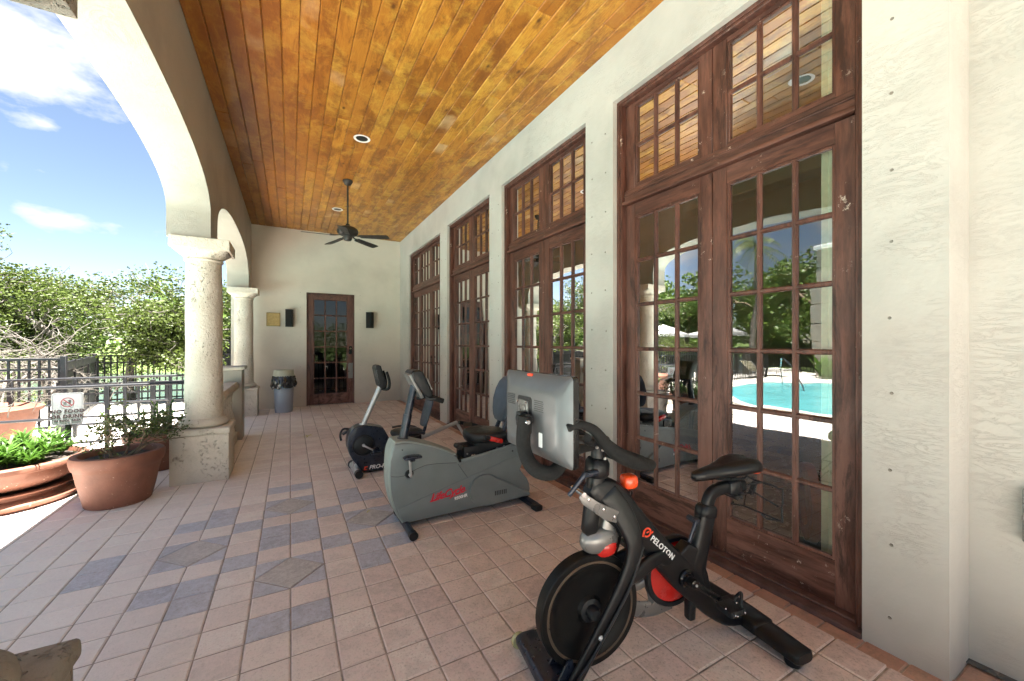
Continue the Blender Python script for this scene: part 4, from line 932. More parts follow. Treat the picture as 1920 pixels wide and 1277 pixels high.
for s in (-1, 1):
    sweep(b, [(.635, s * .020, .945, .036, .065), (.69, s * .052, .956, .056, .100), (.78, s * .085, .985, .064, .098), (.87, s * .110, 1.030, .062, .078), (.945, s * .128, 1.085, .050, .058), (1.01, s * .14, 1.15, .040, .044), (1.08, s * .15, 1.178, .034, .036), (1.13, s * .15, 1.17, .034, .034)], (0, 1, 0), 18, 2.3, 5)
    tube(b, [(.93, 0, 1.07), (.98, s * .06, 1.08), (1.04, s * .14, 1.12)], .017, 10, 4)
obj('handlebar', b, 'black_foam', sb)
b = BM(); tube(b, [(.93, .04, .942), (1.00, .045, .938)], .014, 12, 1); sweep(b, [(.995, .05, .945, .024, .018), (1.03, .052, .91, .022, .015), (1.075, .054, .865, .02, .013)], (0, 1, 0), 12, 3, 3); obj('height_lever', b, 'navy_metal', sb)
b = BM(); P = [(1.015, .875), (1.03, .850), (1.015, .822), (.90, .735), (.845, .715), (.82, .735), (.83, .765), (.93, .815)]; prism(b, P, .052, .062, bev=.004); br_ = obj('side_bracket', b, 'guard_grey', sb)
b = BM()
for (x, z) in ((.985, .838), (.91, .785), (.855, .745)): lathe(b, [(0, .06), (.008, .06), (.007, .066), (0, .067)], (x, 0, z), 12, 'y')
tube(b, [(1.015, -.02, .865), (1.015, .075, .865)], .011, 12, 1); obj_split('bracket_bolt', b, 'chrome', br_)
# resistance knob
b = BM(); tube(b, [(.785, 0, .76), (.752, 0, .815)], .022, 14, 1); lathe(b, [(0, 0), (.027, 0), (.029, .01), (.02, .02), (0, .02)], (.747, 0, .806), 20); kst = obj('knob_stem', b, 'black_gloss', sb)
b = BM(); ellipsoid(b, (.733, 0, .866), (.037, .035, .033), 20, 14, 3.2); obj('resistance_knob', b, 'orange_plastic', sb)
# seat assembly
b = BM(); sweep(b, [(.269, 0, .64, .108, .080), (.262, 0, .675, .104, .078)], (0, 1, 0), 18, 3, 1); obj('seat_collar', b, 'black_satin', sb)
b = BM(); sweep(b, [(.268, 0, .60, .066, .046), (.255, 0, .69, .066, .046), (.228, 0, .738, .064, .046), (.17, 0, .757, .062, .046), (.09, 0, .757, .062, .046), (.01, 0, .752, .062, .046)], (0, 1, 0), 18, 3, 4); obj('seat_post', b, 'black_satin', sb)
b = BM(); sweep(b, [(.115, 0, .757, .080, .07), (.065, 0, .756, .080, .07)], (0, 1, 0), 14, 4, 1); sweep(b, [(.09, 0, .795, .04, .05), (.09, 0, .83, .03, .04)], (1, 0, 0), 10, 4, 1); tube(b, [(.13, -.028, .81), (.04, -.03, .80)], .007, 8, 1); tube(b, [(.13, .028, .81), (.04, .03, .80)], .007, 8, 1); tube(b, [(.10, -.045, .715), (.10, .045, .715)], .013, 10, 1); tube(b, [(.075, -.045, .715), (.075, .045, .715)], .010, 10, 1)
tube(b, [(.28, 0, .835), (.18, .02, .81), (.04, .035, .805), (.02, .03, .835)], .005, 6, 3); tube(b, [(.28, 0, .835), (.18, -.02, .81), (.04, -.035, .805), (.02, -.03, .835)], .005, 6, 3); obj('seat_clamp', b, 'black_plastic', sb)
b = BM(); rings = []
for (x, w, zt, zb) in ((.352, .010, .846, .836), (.342, .045, .862, .815), (.29, .062, .872, .812), (.22, .084, .880, .814), (.15, .128, .890, .818), (.09, .172, .902, .824), (.03, .190, .910, .826), (-.025, .176, .904, .826), (-.058, .125, .884, .828), (-.068, .05, .862, .838)):
    ring = []
    for k in range(24):
        th = 2 * math.pi * k / 24; y = w / 2 * math.copysign(abs(math.cos(th)) ** .8, math.cos(th)); u = math.sin(th); dip = -.010 * max(0, 1 - abs(y) / (w * .22 + .001)) if w > .12 and u > 0 else 0
        z = (zt + zb) / 2 + (zt - zb) / 2 * math.copysign(abs(u) ** .75, u) + dip; ring.append(Vector((x, y, z)))
    rings.append(ring)
skin(b, rings); sd2 = obj('saddle', b, 'black_satin', sb, ang=70)
b = BM(); tube(b, [(.03, .078, .845), (-.03, .062, .838), (-.055, .02, .84), (-.055, -.02, .84), (-.03, -.062, .838), (.03, -.078, .845)], .0075, 8, 4); obj('saddle_trim', b, 'orange_plastic', sd2)
b = BM()
for s in (-1, 1):
    tube(b, [(.01, s * .03, .768), (-.085, s * .05, .772), (-.18, s * .08, .732), (-.165, s * .09, .66), (-.14, s * .10, .655), (-.135, s * .11, .582), (-.03, s * .10, .612), (-.02, s * .08, .63)], .005, 6, 1)
    tube(b, [(.0, s * .03, .74), (-.13, s * .09, .655)], .005, 6, 1)
tube(b, [(-.18, -.08, .732), (-.18, .08, .732)], .005, 6, 1); tube(b, [(-.135, -.11, .582), (-.135, .11, .582)], .005, 6, 1)
prism(b, [(-.06, .765), (-.075, .765), (-.045, .70), (-.025, .705)], .0, .02); obj('weight_rack', b, 'black_plastic', sb)
b = BM(); tube(b, [(.31, .0, .618), (.375, .03, .640)], .012, 12, 1); tube(b, [(.372, -.005, .64), (.378, .055, .64)], .015, 14, 1); sweep(b, [(.378, .05, .64, .026, .014), (.40, .052, .605, .022, .013), (.425, .054, .555, .022, .012)], (0, 1, 0), 12, 3, 3); obj('seat_lever', b, 'navy_metal', sb)
# lettering on the beam
bx = Vector((-.735, 0, -.678)); by = Vector((-.678, 0, .735)); bn = Vector((0, 1, 0))
obj('word_mark', textbm('PELOTON', .036, axes((.575, .0418, .548), bx, by, bn), .0012, 0, .0006, 1.12), 'white_print', sb, False)
b = BM(); cc = Vector((.664, .0425, .636)); ring = []
def arc_ribbon(bm, c, ex, ey, en, r0, r1, a0, a1, n=18, th=.0015):
    P = [(r1 * math.cos(R(a0 + (a1 - a0) * i / n)), r1 * math.sin(R(a0 + (a1 - a0) * i / n))) for i in range(n + 1)] + [(r0 * math.cos(R(a1 - (a1 - a0) * i / n)), r0 * math.sin(R(a1 - (a1 - a0) * i / n))) for i in range(n + 1)]
    prism(bm, P, 0, th, lambda p, q, d: c + ex * p + ey * q + en * d)
ex, ey = bx, by
arc_ribbon(b, cc, ex, ey, bn, .015, .0225, -95, 205)
prism(b, [(-.004, -.004), (.004, -.004), (.004, .012), (-.004, .012)], 0, .0015, lambda p, q, d: cc + (ex + ey * .0) * (p * .7 + q * .5) + ey * (q * .8 - p * .3) + bn * d)
prism(b, [(-.026, -.004), (-.012, -.006), (-.004, -.026), (-.012, -.030)], 0, .0015, lambda p, q, d: cc + ex * p + ey * q + bn * d); prism(b, [(.016, .010), (.024, .006), (.028, .020), (.022, .023)], 0, .0015, lambda p, q, d: cc + ex * p + ey * q + bn * d)
obj('logo', b, 'orange_print', sb, False)
b = BM(); tube(b, [(.72, .083, .60), (.80, .098, .45), (.90, .098, .31), (.99, .095, .19), (1.06, .10, .125), (1.12, .15, .115)], .006, 8, 5); obj('cable', b, 'black_plastic', sb)
# tablet (authored in world space: it is swivelled a little on its arm)
XM = .955
b = BM(); prism(b, rrect(1.228, 1.762, 1.003, 1.368, .016), XM, XM + .028, lambda p, q, d: (d, p, q), .003); tb = apart('tablet', b, 'black_gloss', sb)
b = BM(); r0 = rrect(1.229, 1.761, 1.004, 1.367, .016, 5); r1_ = rrect(1.236, 1.754, 1.011, 1.360, .018, 5); r2 = rrect(1.285, 1.705, 1.050, 1.305, .05, 5); r3 = rrect(1.300, 1.690, 1.062, 1.292, .05, 5)
skin(b, [[Vector((x, p, q)) for p, q in r] for r, x in ((r0, XM), (r1_, XM - .007), (r2, XM - .034), (r3, XM - .037))]); shell = apart('tablet_back', b, 'monitor_grey', sb, None, ang=30)
b = BM(); rg = random.Random(1)
for (yc, zc) in ((1.652, 1.238), (1.415, 1.232)):
    for i in range(9):
        for j in range(6): lathe(b, [(0, -.0006), (.0026, -.0006), (.0026, .0012), (0, .0012)], (XM - .0372, yc + (i - 4) * .0078 + (j % 2) * .0035, zc + (j - 2.5) * .0085), 6, 'x')
apart('speaker_vents', b, 'can_black', sb, shell)['kind'] = 'stuff'
b = BM(); prism(b, rrect(1.472, 1.592, 1.100, 1.262, .014, 4), XM - .0385, XM - .036, lambda p, q, d: (d, p, q)); mp_ = apart('mount_recess', b, 'black_plastic', sb, shell)
b = BM(); prism(b, rrect(1.495, 1.578, 1.165, 1.245, .006, 3), XM - .045, XM - .0385, lambda p, q, d: (d, p, q), .001); prism(b, rrect(1.512, 1.56, 1.15, 1.225, .004, 3), XM - .050, XM - .045, lambda p, q, d: (d, p, q), .001)
apart('mount_plate', b, 'guard_grey', sb, None)
b = BM(); box(b, XM - .085, XM - .045, 1.488, 1.53, 1.135, 1.20, .008, 2); lathe(b, [(0, -.04), (.024, -.04), (.024, .03), (0, .03)], (XM - .068, 1.488, 1.17), 20, 'y'); apart('mount_hinge', b, 'black_plastic', sb)
b = BM()
for (y, z) in ((1.503, 1.237), (1.571, 1.237), (1.571, 1.174), (1.50, 1.115), (1.56, 1.11)): lathe(b, [(0, -.052), (.005, -.052), (.005, -.04), (0, -.04)], (XM, y, z), 8, 'x')
obj_split('mount_screw', b, 'chrome', sb, True, sb)
b = BM(); prism(b, rrect(1.388, 1.415, 1.062, 1.122, .002, 2), XM - .0385, XM - .0375, lambda p, q, d: (d, p, q)); apart('rating_sticker', b, 'white_paint', sb, shell, False)
b = BM(); prism(b, rrect(1.509, 1.548, 1.351, 1.362, .004, 3), XM - .013, XM - .006, lambda p, q, d: (d, p, q)); apart('red_sticker', b, 'orange_print', sb, shell, False)
b = BM(); tube(b, [(1.16, 1.37, 1.05), (1.07, 1.372, 1.04), (1.01, 1.37, .995), (.95, 1.36, .962), (.895, 1.37, .972), (.872, 1.40, .993), (.866, 1.435, 1.028), (.866, 1.456, 1.075), (.872, 1.462, 1.135), (.878, 1.462, 1.185)], [.027, .028, .029, .030, .031, .031, .031, .031, .031, .029], 16, 5); arm = apart('tablet_arm', b, 'black_foam', sb, ang=60)
b = BM(); lathe(b, [(0, -.036), (.008, -.036), (.011, -.030), (.011, .0), (0, .0)], (.874, 1.462, 1.166), 12, 'y'); apart('arm_bolt', b, 'chrome', sb, arm)

# ============ grey recumbent bike
rb = thing('recumbent_bike', 'grey-shelled recumbent exercise bike with red lettering and a black bucket seat', 'exercise bike', (1.3, 3.345, 0), 0)
Y0_, Y1_ = 3.222, 3.468
out = [(.728, .690), (.80, .694), (.87, .680), (.937, .662), (1.0, .642), (1.065, .617), (1.13, .590), (1.184, .562), (1.215, .545), (1.258, .530), (1.264, .455), (1.50, .488), (1.847, .545), (1.96, .563), (1.985, .52), (1.93, .42), (1.862, .314), (1.91, .270), (1.95, .225), (1.975, .18), (1.987, .123), (1.978, .062), (1.478, .052), (.802, .045), (.765, .10), (.737, .165), (.712, .25), (.698, .34), (.692, .45), (.697, .56), (.708, .64)]
b = BM(); prism(b, out, Y0_, Y1_, bev=.012, seg=3); body = apart('shell', b, 'grey_shell', rb, ang=35)
b = BM(); fr = [(.706, .64), (.695, .56), (.689, .45), (.695, .34), (.709, .25), (.734, .163), (.762, .098), (.795, .046)]
sweep(b, [(x + .012, 3.345, z, .032, .222) for x, z in [(.735, .694)] + fr], (0, 1, 0), 20, 7, 2); sweep(b, [(.735, 3.345, .697, .020, .225), (.80, 3.345, .700, .02, .225), (.87, 3.345, .687, .02, .225), (.937, 3.345, .668, .02, .225), (1.065, 3.345, .623, .02, .225), (1.184, 3.345, .568, .02, .225), (1.25, 3.345, .538, .02, .225)], (0, 1, 0), 20, 7, 2); apart('front_cover', b, 'grey_shell_light', rb, ang=50)
b = BM(); low = [(.752, .172), (1.2, .290), (1.868, .458), (1.90, .40), (1.862, .318), (1.91, .272), (1.95, .227), (1.973, .18), (1.984, .123), (1.974, .066), (1.478, .056), (.806, .050), (.77, .105)]
prism(b, low, Y0_ - .006, Y0_ + .02, bev=.004, seg=2)
sweep(b, [(1.30, Y0_ + .004, .478, .030, .018), (1.55, Y0_ + .004, .512, .030, .018), (1.93, Y0_ + .004, .570, .030, .018)], (0, 1, 0), 10, 4, 1); apart('lower_panel', b, 'grey_shell', rb, body)
b = BM(); P = circ(1.50, .200, .136, 26, 50, 285) + [(1.955, .066), (1.972, .082), (1.965, .10)]; prism(b, P, Y0_ - .036, Y0_, bev=.010, seg=3); apart('pulley_cover', b, 'grey_shell', rb, body)
b = BM(); lathe(b, [(0, Y0_ - .012), (.028, Y0_ - .012), (.034, Y0_ - .004), (.034, Y0_ + .01), (0, Y0_ + .01)], (.842, 0, .440), 28, 'y'); hub_ = apart('crank_hole', b, 'can_black', rb, body)
b = BM()
for pts in ([(.70, .44), (.80, .43), (.98, .49), (1.25, .47)], [(1.262, .458), (1.30, .40), (1.36, .315)]): tube(b, [(x, Y0_ - .0005, z) for x, z in pts], .0016, 5, 3)
apart('panel_seam', b, 'can_black', rb, body)
b = BM()
for k in range(7): box(b, 1.60 + k * .018, 1.609 + k * .018, Y0_ - .0372, Y0_ - .035, .135, .175, .0005)
apart('vent_slots', b, 'can_black', rb, body)
b = BM()
for (x, z) in ((.79, .085), (1.22, .085), (1.93, .10), (1.30, .44), (1.90, .49), (1.45, .115)): lathe(b, [(0, -.0085), (.0065, -.0085), (.0065, .0), (0, .0)], (x, Y0_, z), 10, 'y')
obj_split('panel_screw', b, 'guard_grey', body, True, rb)
for x, z, r_0 in ((.787, .640, .006), (1.80, .500, .008)): b = BM(); lathe(b, [(0, Y0_ - .002), (r_0, Y0_ - .002), (r_0, Y0_ + .01), (0, Y0_ + .01)], (x, 0, z), 10, 'y'); apart('plug', b, 'can_black', rb, body)
b = BM(); tube(b, [(.842, 3.20, .440), (.842, 3.165, .440)], .013, 12, 1); sweep(b, [(.843, 3.168, .43, .022, .014), (.838, 3.165, .50, .020, .012), (.832, 3.162, .58, .020, .012)], (0, 1, 0), 12, 4, 2); ca = apart('crank_arm', b, 'silver', rb)
b = BM(); sweep(b, [(.772, 3.11, .596, .016, .07), (.80, 3.11, .604, .026, .085), (.86, 3.11, .606, .026, .085), (.905, 3.11, .602, .018, .075)], (0, 1, 0), 16, 4, 3); box(b, .815, .855, 3.085, 3.16, .572, .592, .004); apart('pedal', b, 'navy_metal', rb)
b = BM(); sweep(b, [(.843, 3.52, .44, .022, .014), (.85, 3.525, .33, .02, .012)], (0, 1, 0), 12, 4, 1); box(b, .80, .90, 3.53, 3.61, .29, .32, .008, 2); tube(b, [(.842, 3.46, .44), (.842, 3.53, .44)], .013, 12, 1); apart('crank_arm', b, 'silver', rb)
b = BM(); tube(b, [(.818, 3.345, .66), (.862, 3.345, .90)], .036, 18, 1); tube(b, [(.860, 3.345, .89), (.915, 3.345, 1.14)], .031, 18, 1); lathe(b, [(0, 0), (.05, 0), (.05, .012), (.04, .03), (0, .03)], (.817, 3.345, .688), 20); apart('console_post', b, 'navy_metal', rb)
b = BM(); prism(b, [(.862, 1.250), (.880, 1.272), (.935, 1.276), (.965, 1.258), (1.045, 1.085), (1.040, 1.052), (1.012, 1.040), (.975, 1.055), (.90, 1.17)], 3.235, 3.455, bev=.016, seg=3); con = apart('console', b, 'black_plastic', rb)
b = BM(); prism(b, rrect(1.035, 1.045, 1.10, 1.20, .003, 2), 3.28, 3.41, lambda p, q, d: (p - (q - 1.10) * .42 + .012, d, q)); apart('console_screen', b, 'guard_grey', rb, con)
b = BM(); prism(b, [(.845, 1.235), (.868, 1.248), (.975, 1.045), (.955, 1.035)], 3.25, 3.44, bev=.008, seg=2); apart('console_back', b, 'guard_grey', rb, con)
b = BM()
for s in (-1, 1): tube(b, [(1.0, 3.345 + s * .05, 1.05), (1.03, 3.345 + s * .10, 1.03), (1.07, 3.345 + s * .12, 1.035), (1.12, 3.345 + s * .115, 1.012)], .016, 12, 4)
tube(b, [(1.0, 3.295, 1.05), (.95, 3.345, 1.03), (1.0, 3.395, 1.05)], .016, 12, 4); ch = apart('console_handle', b, 'black_plastic', rb)
b = BM()
for s in (-1, 1): tube(b, [(1.06, 3.345 + s * .12, 1.036), (1.13, 3.345 + s * .114, 1.008)], .022, 14, 1)
obj_split('hand_grip', b, 'black_foam', ch, True, rb)
# seat
b = BM(); rings = []
for (zz, f) in ((.595, .80), (.600, .94), (.620, 1.0), (.650, 1.0), (.672, .96), (.682, .85), (.684, .55)):
    ring = []
    for k in range(40):
        th = 2 * math.pi * k / 40; a, c = math.cos(th), math.sin(th); rx, ry = .205 * f, .20 * f; x = 1.60 + rx * math.copysign(abs(a) ** .8, a); y = 3.39 + ry * math.copysign(abs(c) ** .75, c) * (1 - .10 * (a < 0) * abs(a)); ring.append(Vector((x, y, zz - .015 * a * (1 if zz > .6 else .4) + .012 * abs(c) ** 3)))
    rings.append(ring)
skin(b, rings); seat = apart('seat', b, 'black_plastic', rb, ang=60)
b = BM(); lathe(b, [(0, 0), (.14, 0), (.168, -.006), (.17, -.012), (0, -.012)], (1.60, 3.39, .693), 32); apart('seat_pad', b, 'pad_olive', rb, seat)
b = BM(); box(b, 1.33, 1.46, 3.25, 3.44, .465, .585, .01, 2); box(b, 1.44, 1.92, 3.262, 3.43, .50, .60, .01, 2); tube(b, [(1.31, 3.30, .575), (1.31, 3.40, .575)], .022, 12, 1); box(b, 1.27, 1.95, 3.25, 3.44, .45, .487); apart('seat_carriage', b, 'black_plastic', rb)
b = BM()
for (x, z, r0_) in ((1.375, .487, .010), (1.41, .50, .013), (1.43, .508, .006), (1.36, .525, .007), (1.66, .530, .014), (1.73, .545, .009)): lathe(b, [(0, 3.243), (r0_ * .7, 3.243), (r0_, 3.248), (r0_, 3.27), (0, 3.27)], (x, 0, z), 12, 'y')
obj_split('carriage_bolt', b, 'silver', rb, True, rb)
b = BM()
for s in (-.075, .075): sweep(b, [(1.72, 3.40 + s, .60, .04, .022), (1.775, 3.40 + s, .70, .04, .02), (1.84, 3.40 + s, .86, .036, .016), (1.90, 3.40 + s, 1.02, .036, .016)], (0, 1, 0), 10, 5, 3)
apart('backrest_support', b, 'navy_metal', rb)
b = BM(); rings = []
for zt, w in ((.755, .16), (.765, .22), (.80, .285), (.86, .34), (.95, .39), (1.05, .40), (1.12, .37), (1.16, .31), (1.175, .22)):
    x = 1.775 + (zt - .76) * .36; ring = []
    for k in range(30):
        th = 2 * math.pi * k / 30; a, c = math.cos(th), math.sin(th); y = w / 2 * math.copysign(abs(a) ** .7, a); ring.append(Vector((x + .022 * c - .06 * (y / .2) ** 2, 3.40 + y, zt)))
    rings.append(ring)
skin(b, rings); bk = apart('backrest', b, 'pad_blue', rb, ang=60)
b = BM()
for s in (-.045, .045): sweep(b, [(1.806 - .0, 3.40 + s, .90, .010, .012), (1.866, 3.40 + s, 1.06, .010, .012)], (0, 1, 0), 8, 3, 1)
obj_split('backrest_slot', b, 'can_black', bk, True, rb)
b = BM(); tube(b, [(1.50, 3.175, .668), (1.545, 3.175, .655)], .021, 14, 1); tube(b, [(1.66, 3.18, .615), (1.74, 3.22, .59), (1.80, 3.28, .585)], .014, 10, 3); tube(b, [(1.46, 3.70, .712), (1.62, 3.70, .672), (1.78, 3.62, .61), (1.83, 3.5, .59)], [.019, .019, .012, .012], 10, 4); sh_ = apart('seat_handle', b, 'black_plastic', rb)
b = BM(); sweep(b, [(1.545, 3.175, .655, .040, .044), (1.66, 3.178, .618, .040, .044)], (0, 1, 0), 14, 6, 1); rg_ = apart('pulse_grip', b, 'red_plastic', rb, sh_)
b = BM(); box(b, 1.50, 1.59, 3.675, 3.683, .67, .71); apart('far_pulse_grip', b, 'brass_tint', rb, sh_)
b = BM(); tube(b, [(.818, 3.03, .032), (.818, 3.50, .032)], .030, 18, 1); ff = apart('front_foot', b, 'navy_metal', rb)
b = BM(); tube(b, [(.818, 2.995, .033), (.818, 3.045, .033)], .034, 20, 1); tube(b, [(.818, 3.49, .033), (.818, 3.53, .033)], .034, 20, 1); obj_split('rubber_cap', b, 'black_plastic', ff, True, rb)
b = BM(); sweep(b, [(1.935, 3.03, .032, .042, .075), (1.935, 3.50, .032, .042, .075)], (1, 0, 0), 14, 5, 1); rf = apart('rear_foot', b, 'navy_metal', rb)
b = BM(); sweep(b, [(1.935, 2.985, .026, .052, .084), (1.935, 3.05, .026, .052, .084)], (1, 0, 0), 14, 4, 1); obj_split('rubber_cap', b, 'black_plastic', rf, True, rb)
nx = Vector((1, 0, .105)).normalized(); ny = Vector((-.105, 0, 1)).normalized(); nn_ = Vector((0, -1, 0))
b = textbm('LifeCycle', .088, axes((1.165, Y0_ - .0068, .222), nx, ny, nn_), .0012, .42, .0022, .94)
def stroke(bm, pts, w, y=Y0_ - .0068): 
    for (x0_, z0_), (x1_, z1_) in zip(pts[:-1], pts[1:]):
        d = Vector((x1_ - x0_, 0, z1_ - z0_)); nrm = Vector((-d.z, 0, d.x)).normalized() * w / 2; q = [Vector((x0_, y, z0_)) + nrm, Vector((x0_, y, z0_)) - nrm, Vector((x1_, y, z1_)) - nrm * .6, Vector((x1_, y, z1_)) + nrm * .6]; bm.faces.new([bm.verts.new(p) for p in q])
stroke(b, [(1.02, .182), (1.07, .200), (1.19, .196)], .010); stroke(b, [(1.20, .188), (1.34, .222)], .008); stroke(b, [(1.015, .18), (1.07, .235)], .009); apart('script_lettering', b, 'red_print', rb, body, False)
b = textbm('9500HR', .036, axes((1.285, Y0_ - .0070, .172), nx, ny, nn_), .0012, .15, .0012, 1.0); apart('model_number', b, 'white_print', rb, body, False)

# ============ small dark recumbent bike
pb = thing('compact_bike', 'dark compact recumbent bike with silver console post, standing behind the grey one', 'exercise bike', (.9, 4.9, 0), 0)
out = [(.665, .545), (.70, .558), (.76, .556), (.86, .535), (.952, .508), (1.01, .40), (1.08, .262), (1.12, .15), (1.12, .05), (1.02, .028), (.86, .026), (.735, .026), (.70, .06), (.665, .11), (.622, .167), (.585, .24), (.562, .328), (.560, .40), (.578, .47), (.62, .525)]
b = BM(); prism(b, out, 4.80, 4.985, bev=.018, seg=3); pbod = apart('shell', b, 'navy_metal', pb, ang=35)
b = BM(); lathe(b, [(.105, 4.80), (.108, 4.792), (.118, 4.792), (.121, 4.80)], (.734, 0, .33), 40, 'y'); lathe(b, [(0, 4.796), (.10, 4.796), (.105, 4.80), (0, 4.81)], (.734, 0, .33), 40, 'y'); apart('crank_disc', b, 'black_plastic', pb, pbod)
b = BM(); lathe(b, [(0, 4.775), (.016, 4.775), (.018, 4.80), (0, 4.80)], (.732, 0, .332), 16, 'y'); sweep(b, [(.732, 4.772, .332, .020, .012), (.845, 4.770, .262, .018, .012)], (0, 1, 0), 10, 4, 1); apart('crank_arm', b, 'silver', pb)
b = BM(); sweep(b, [(.80, 4.71, .250, .018, .08), (.85, 4.71, .256, .028, .09), (.905, 4.71, .246, .018, .08)], (0, 1, 0), 12, 4, 2); tube(b, [(.82, 4.68, .255), (.83, 4.69, .30), (.87, 4.72, .305), (.89, 4.74, .255)], .010, 8, 4); apart('pedal', b, 'navy_metal', pb)
b = BM(); sweep(b, [(.732, 5.01, .332, .020, .012), (.615, 5.015, .43, .018, .012)], (0, 1, 0), 10, 4, 1); sweep(b, [(.54, 5.06, .425, .018, .08), (.60, 5.06, .465, .028, .09), (.65, 5.06, .49, .018, .08)], (0, 1, 0), 12, 4, 2); tube(b, [(.60, 5.02, .49), (.54, 5.03, .49), (.51, 5.03, .43), (.52, 5.03, .36)], .012, 8, 4); apart('far_pedal', b, 'black_plastic', pb)
b = BM(); tube(b, [(.735, 4.89, .53), (.935, 4.89, .99)], .029, 18, 1); lathe(b, [(0, 0), (.05, 0), (.045, .025), (0, .03)], (.742, 4.89, .545), 20); apart('console_post', b, 'silver', pb)
b = BM(); prism(b, [(.855, 1.205), (.865, 1.235), (.895, 1.245), (.925, 1.232), (.985, 1.02), (.99, .985), (.93, .965), (.90, 1.0)], 4.79, 4.99, bev=.014, seg=3); pc = apart('console', b, 'black_plastic', pb)
b = BM(); prism(b, [(.868, 1.18), (.878, 1.185), (.915, 1.03), (.905, 1.025)], 4.784, 4.792, bev=.001); apart('console_slot', b, 'can_black', pb, pc)
b = BM()
for s in (-1, 1): tube(b, [(.94, 4.89, .96), (.985, 4.89 + s * .07, .950), (1.015, 4.89 + s * .10, .975), (1.015, 4.89 + s * .105, 1.06), (.985, 4.89 + s * .105, 1.16)], .016, 12, 4)
apart('handlebar', b, 'black_foam', pb)
b = BM(); rings = []
for (zz, f) in ((.375, .85), (.385, .97), (.405, 1.0), (.425, .98), (.438, .85), (.443, .5)):
    rings.append([Vector((1.25 + .19 * f * math.copysign(abs(math.cos(2 * math.pi * k / 32)) ** .8, math.cos(2 * math.pi * k / 32)), 4.9 + .19 * f * math.copysign(abs(math.sin(2 * math.pi * k / 32)) ** .8, math.sin(2 * math.pi * k / 32)), zz)) for k in range(32)])
skin(b, rings); apart('seat', b, 'black_plastic', pb, ang=60)
b = BM(); rings = []
for zt, w in ((.47, .17), (.48, .24), (.54, .28), (.66, .30), (.76, .29), (.80, .25), (.815, .16)):
    x = 1.46 + (zt - .5) * .28; rings.append([Vector((x + .024 * math.sin(2 * math.pi * k / 28), 4.9 + w / 2 * math.copysign(abs(math.cos(2 * math.pi * k / 28)) ** .7, math.cos(2 * math.pi * k / 28)), zt)) for k in range(28)])
skin(b, rings); apart('backrest', b, 'pad_blue', pb, ang=60)
b = BM(); tube(b, [(1.44, 4.9, .36), (1.475, 4.9, .42), (1.50, 4.9, .56)], .02, 10, 3)
for s in (-1, 1): tube(b, [(1.12, 4.9 + s * .20, .44), (1.25, 4.9 + s * .215, .445), (1.40, 4.9 + s * .20, .42), (1.44, 4.9 + s * .08, .38)], .014, 10, 4)
apart('seat_frame', b, 'navy_metal', pb)
b = BM(); box(b, 1.10, 1.42, 4.84, 4.96, .28, .37, .012, 2); apart('seat_carriage', b, 'black_plastic', pb)
b = BM(); sweep(b, [(1.08, 4.9, .17, .06, .05), (1.42, 4.9, .315, .05, .045), (1.90, 4.9, .462, .045, .045)], (0, 1, 0), 14, 4, 1); tube(b, [(1.90, 4.9, .46), (2.03, 4.9, .24), (2.09, 4.9, .06)], .018, 10, 1); apart('seat_rail', b, 'silver', pb)
b = BM(); tube(b, [(2.09, 4.66, .035), (2.09, 5.14, .035)], .03, 12, 1); apart('rear_foot', b, 'black_plastic', pb)
b = BM(); tube(b, [(.662, 4.70, .05), (.645, 5.08, .05)], .036, 18, 1); box(b, .63, .80, 4.82, 4.96, .03, .13, .012, 2); pf = apart('front_foot', b, 'silver', pb)
b = BM(); tube(b, [(.664, 4.645, .046), (.662, 4.71, .046)], .043, 20, 1); tube(b, [(.645, 5.07, .046), (.644, 5.13, .046)], .043, 20, 1); obj_split('rubber_cap', b, 'black_plastic', pf, True, pb)
b = textbm('PRO-FORM', .062, axes((.945, 4.797, .067), (1, 0, 0), (0, 0, 1), (0, -1, 0)), .001, .3, .0014, 1.0); apart('lettering', b, 'white_print', pb, pbod, False)
b = BM()
for P in ([(.735, .045), (.765, .045), (.769, .055), (.750, .055), (.755, .075), (.775, .075), (.779, .085), (.742, .085)],): prism(b, P, 4.795, 4.801)
apart('logo', b, 'orange_print', pb, pbod, False)

# ============ waste bin
t = thing('waste_bin', 'round grey waste bin with beige lid and black liner beside the end wall door', 'bin', (-.12, 10.0, 0)); 
b = BM(); lathe(b, [(0, 0), (.165, 0), (.170, .012), (.188, .50), (.192, .60), (.205, .66), (.205, .78), (.19, .78), (.18, .6), (0, .6)], n=40); obj('drum', b, 'can_grey', t)
b = BM(); lathe(b, [(.14, .905), (.150, .912), (.186, .912), (.192, .90), (.196, .82), (.212, .80), (.214, .775), (.206, .77), (.18, .80), (.16, .89)], n=40); obj('lid', b, 'lid_beige', t)
b = BM(); rings = []
for j in range(11):
    u = j / 10; z = .79 - .245 * u; ring = []
    for k in range(90):
        th = 2 * math.pi * k / 90; nz = mnoise.noise(Vector((math.cos(th) * 5, math.sin(th) * 5, u * 3.5))); n2 = mnoise.noise(Vector((math.cos(th) * 14, math.sin(th) * 14, u * 6 + 4)))
        r_1 = .212 + .030 * math.sin(u * math.pi * .75) + .035 * nz * u + .014 * n2; ring.append(Vector((r_1 * math.cos(th), r_1 * math.sin(th), z + .05 * u * mnoise.noise(Vector((math.cos(th) * 2, math.sin(th) * 2, 9))) + (-.03 * u if math.cos(th) < -.3 else 0))))
    rings.append(ring)
vr = [[b.verts.new(p) for p in r] for r in rings]
for a, c in zip(vr[:-1], vr[1:]):
    for i in range(90): b.faces.new((a[i], a[(i + 1) % 90], c[(i + 1) % 90], c[i]))
obj('liner', b, 'bag_black', t, ang=25, fixn=False)

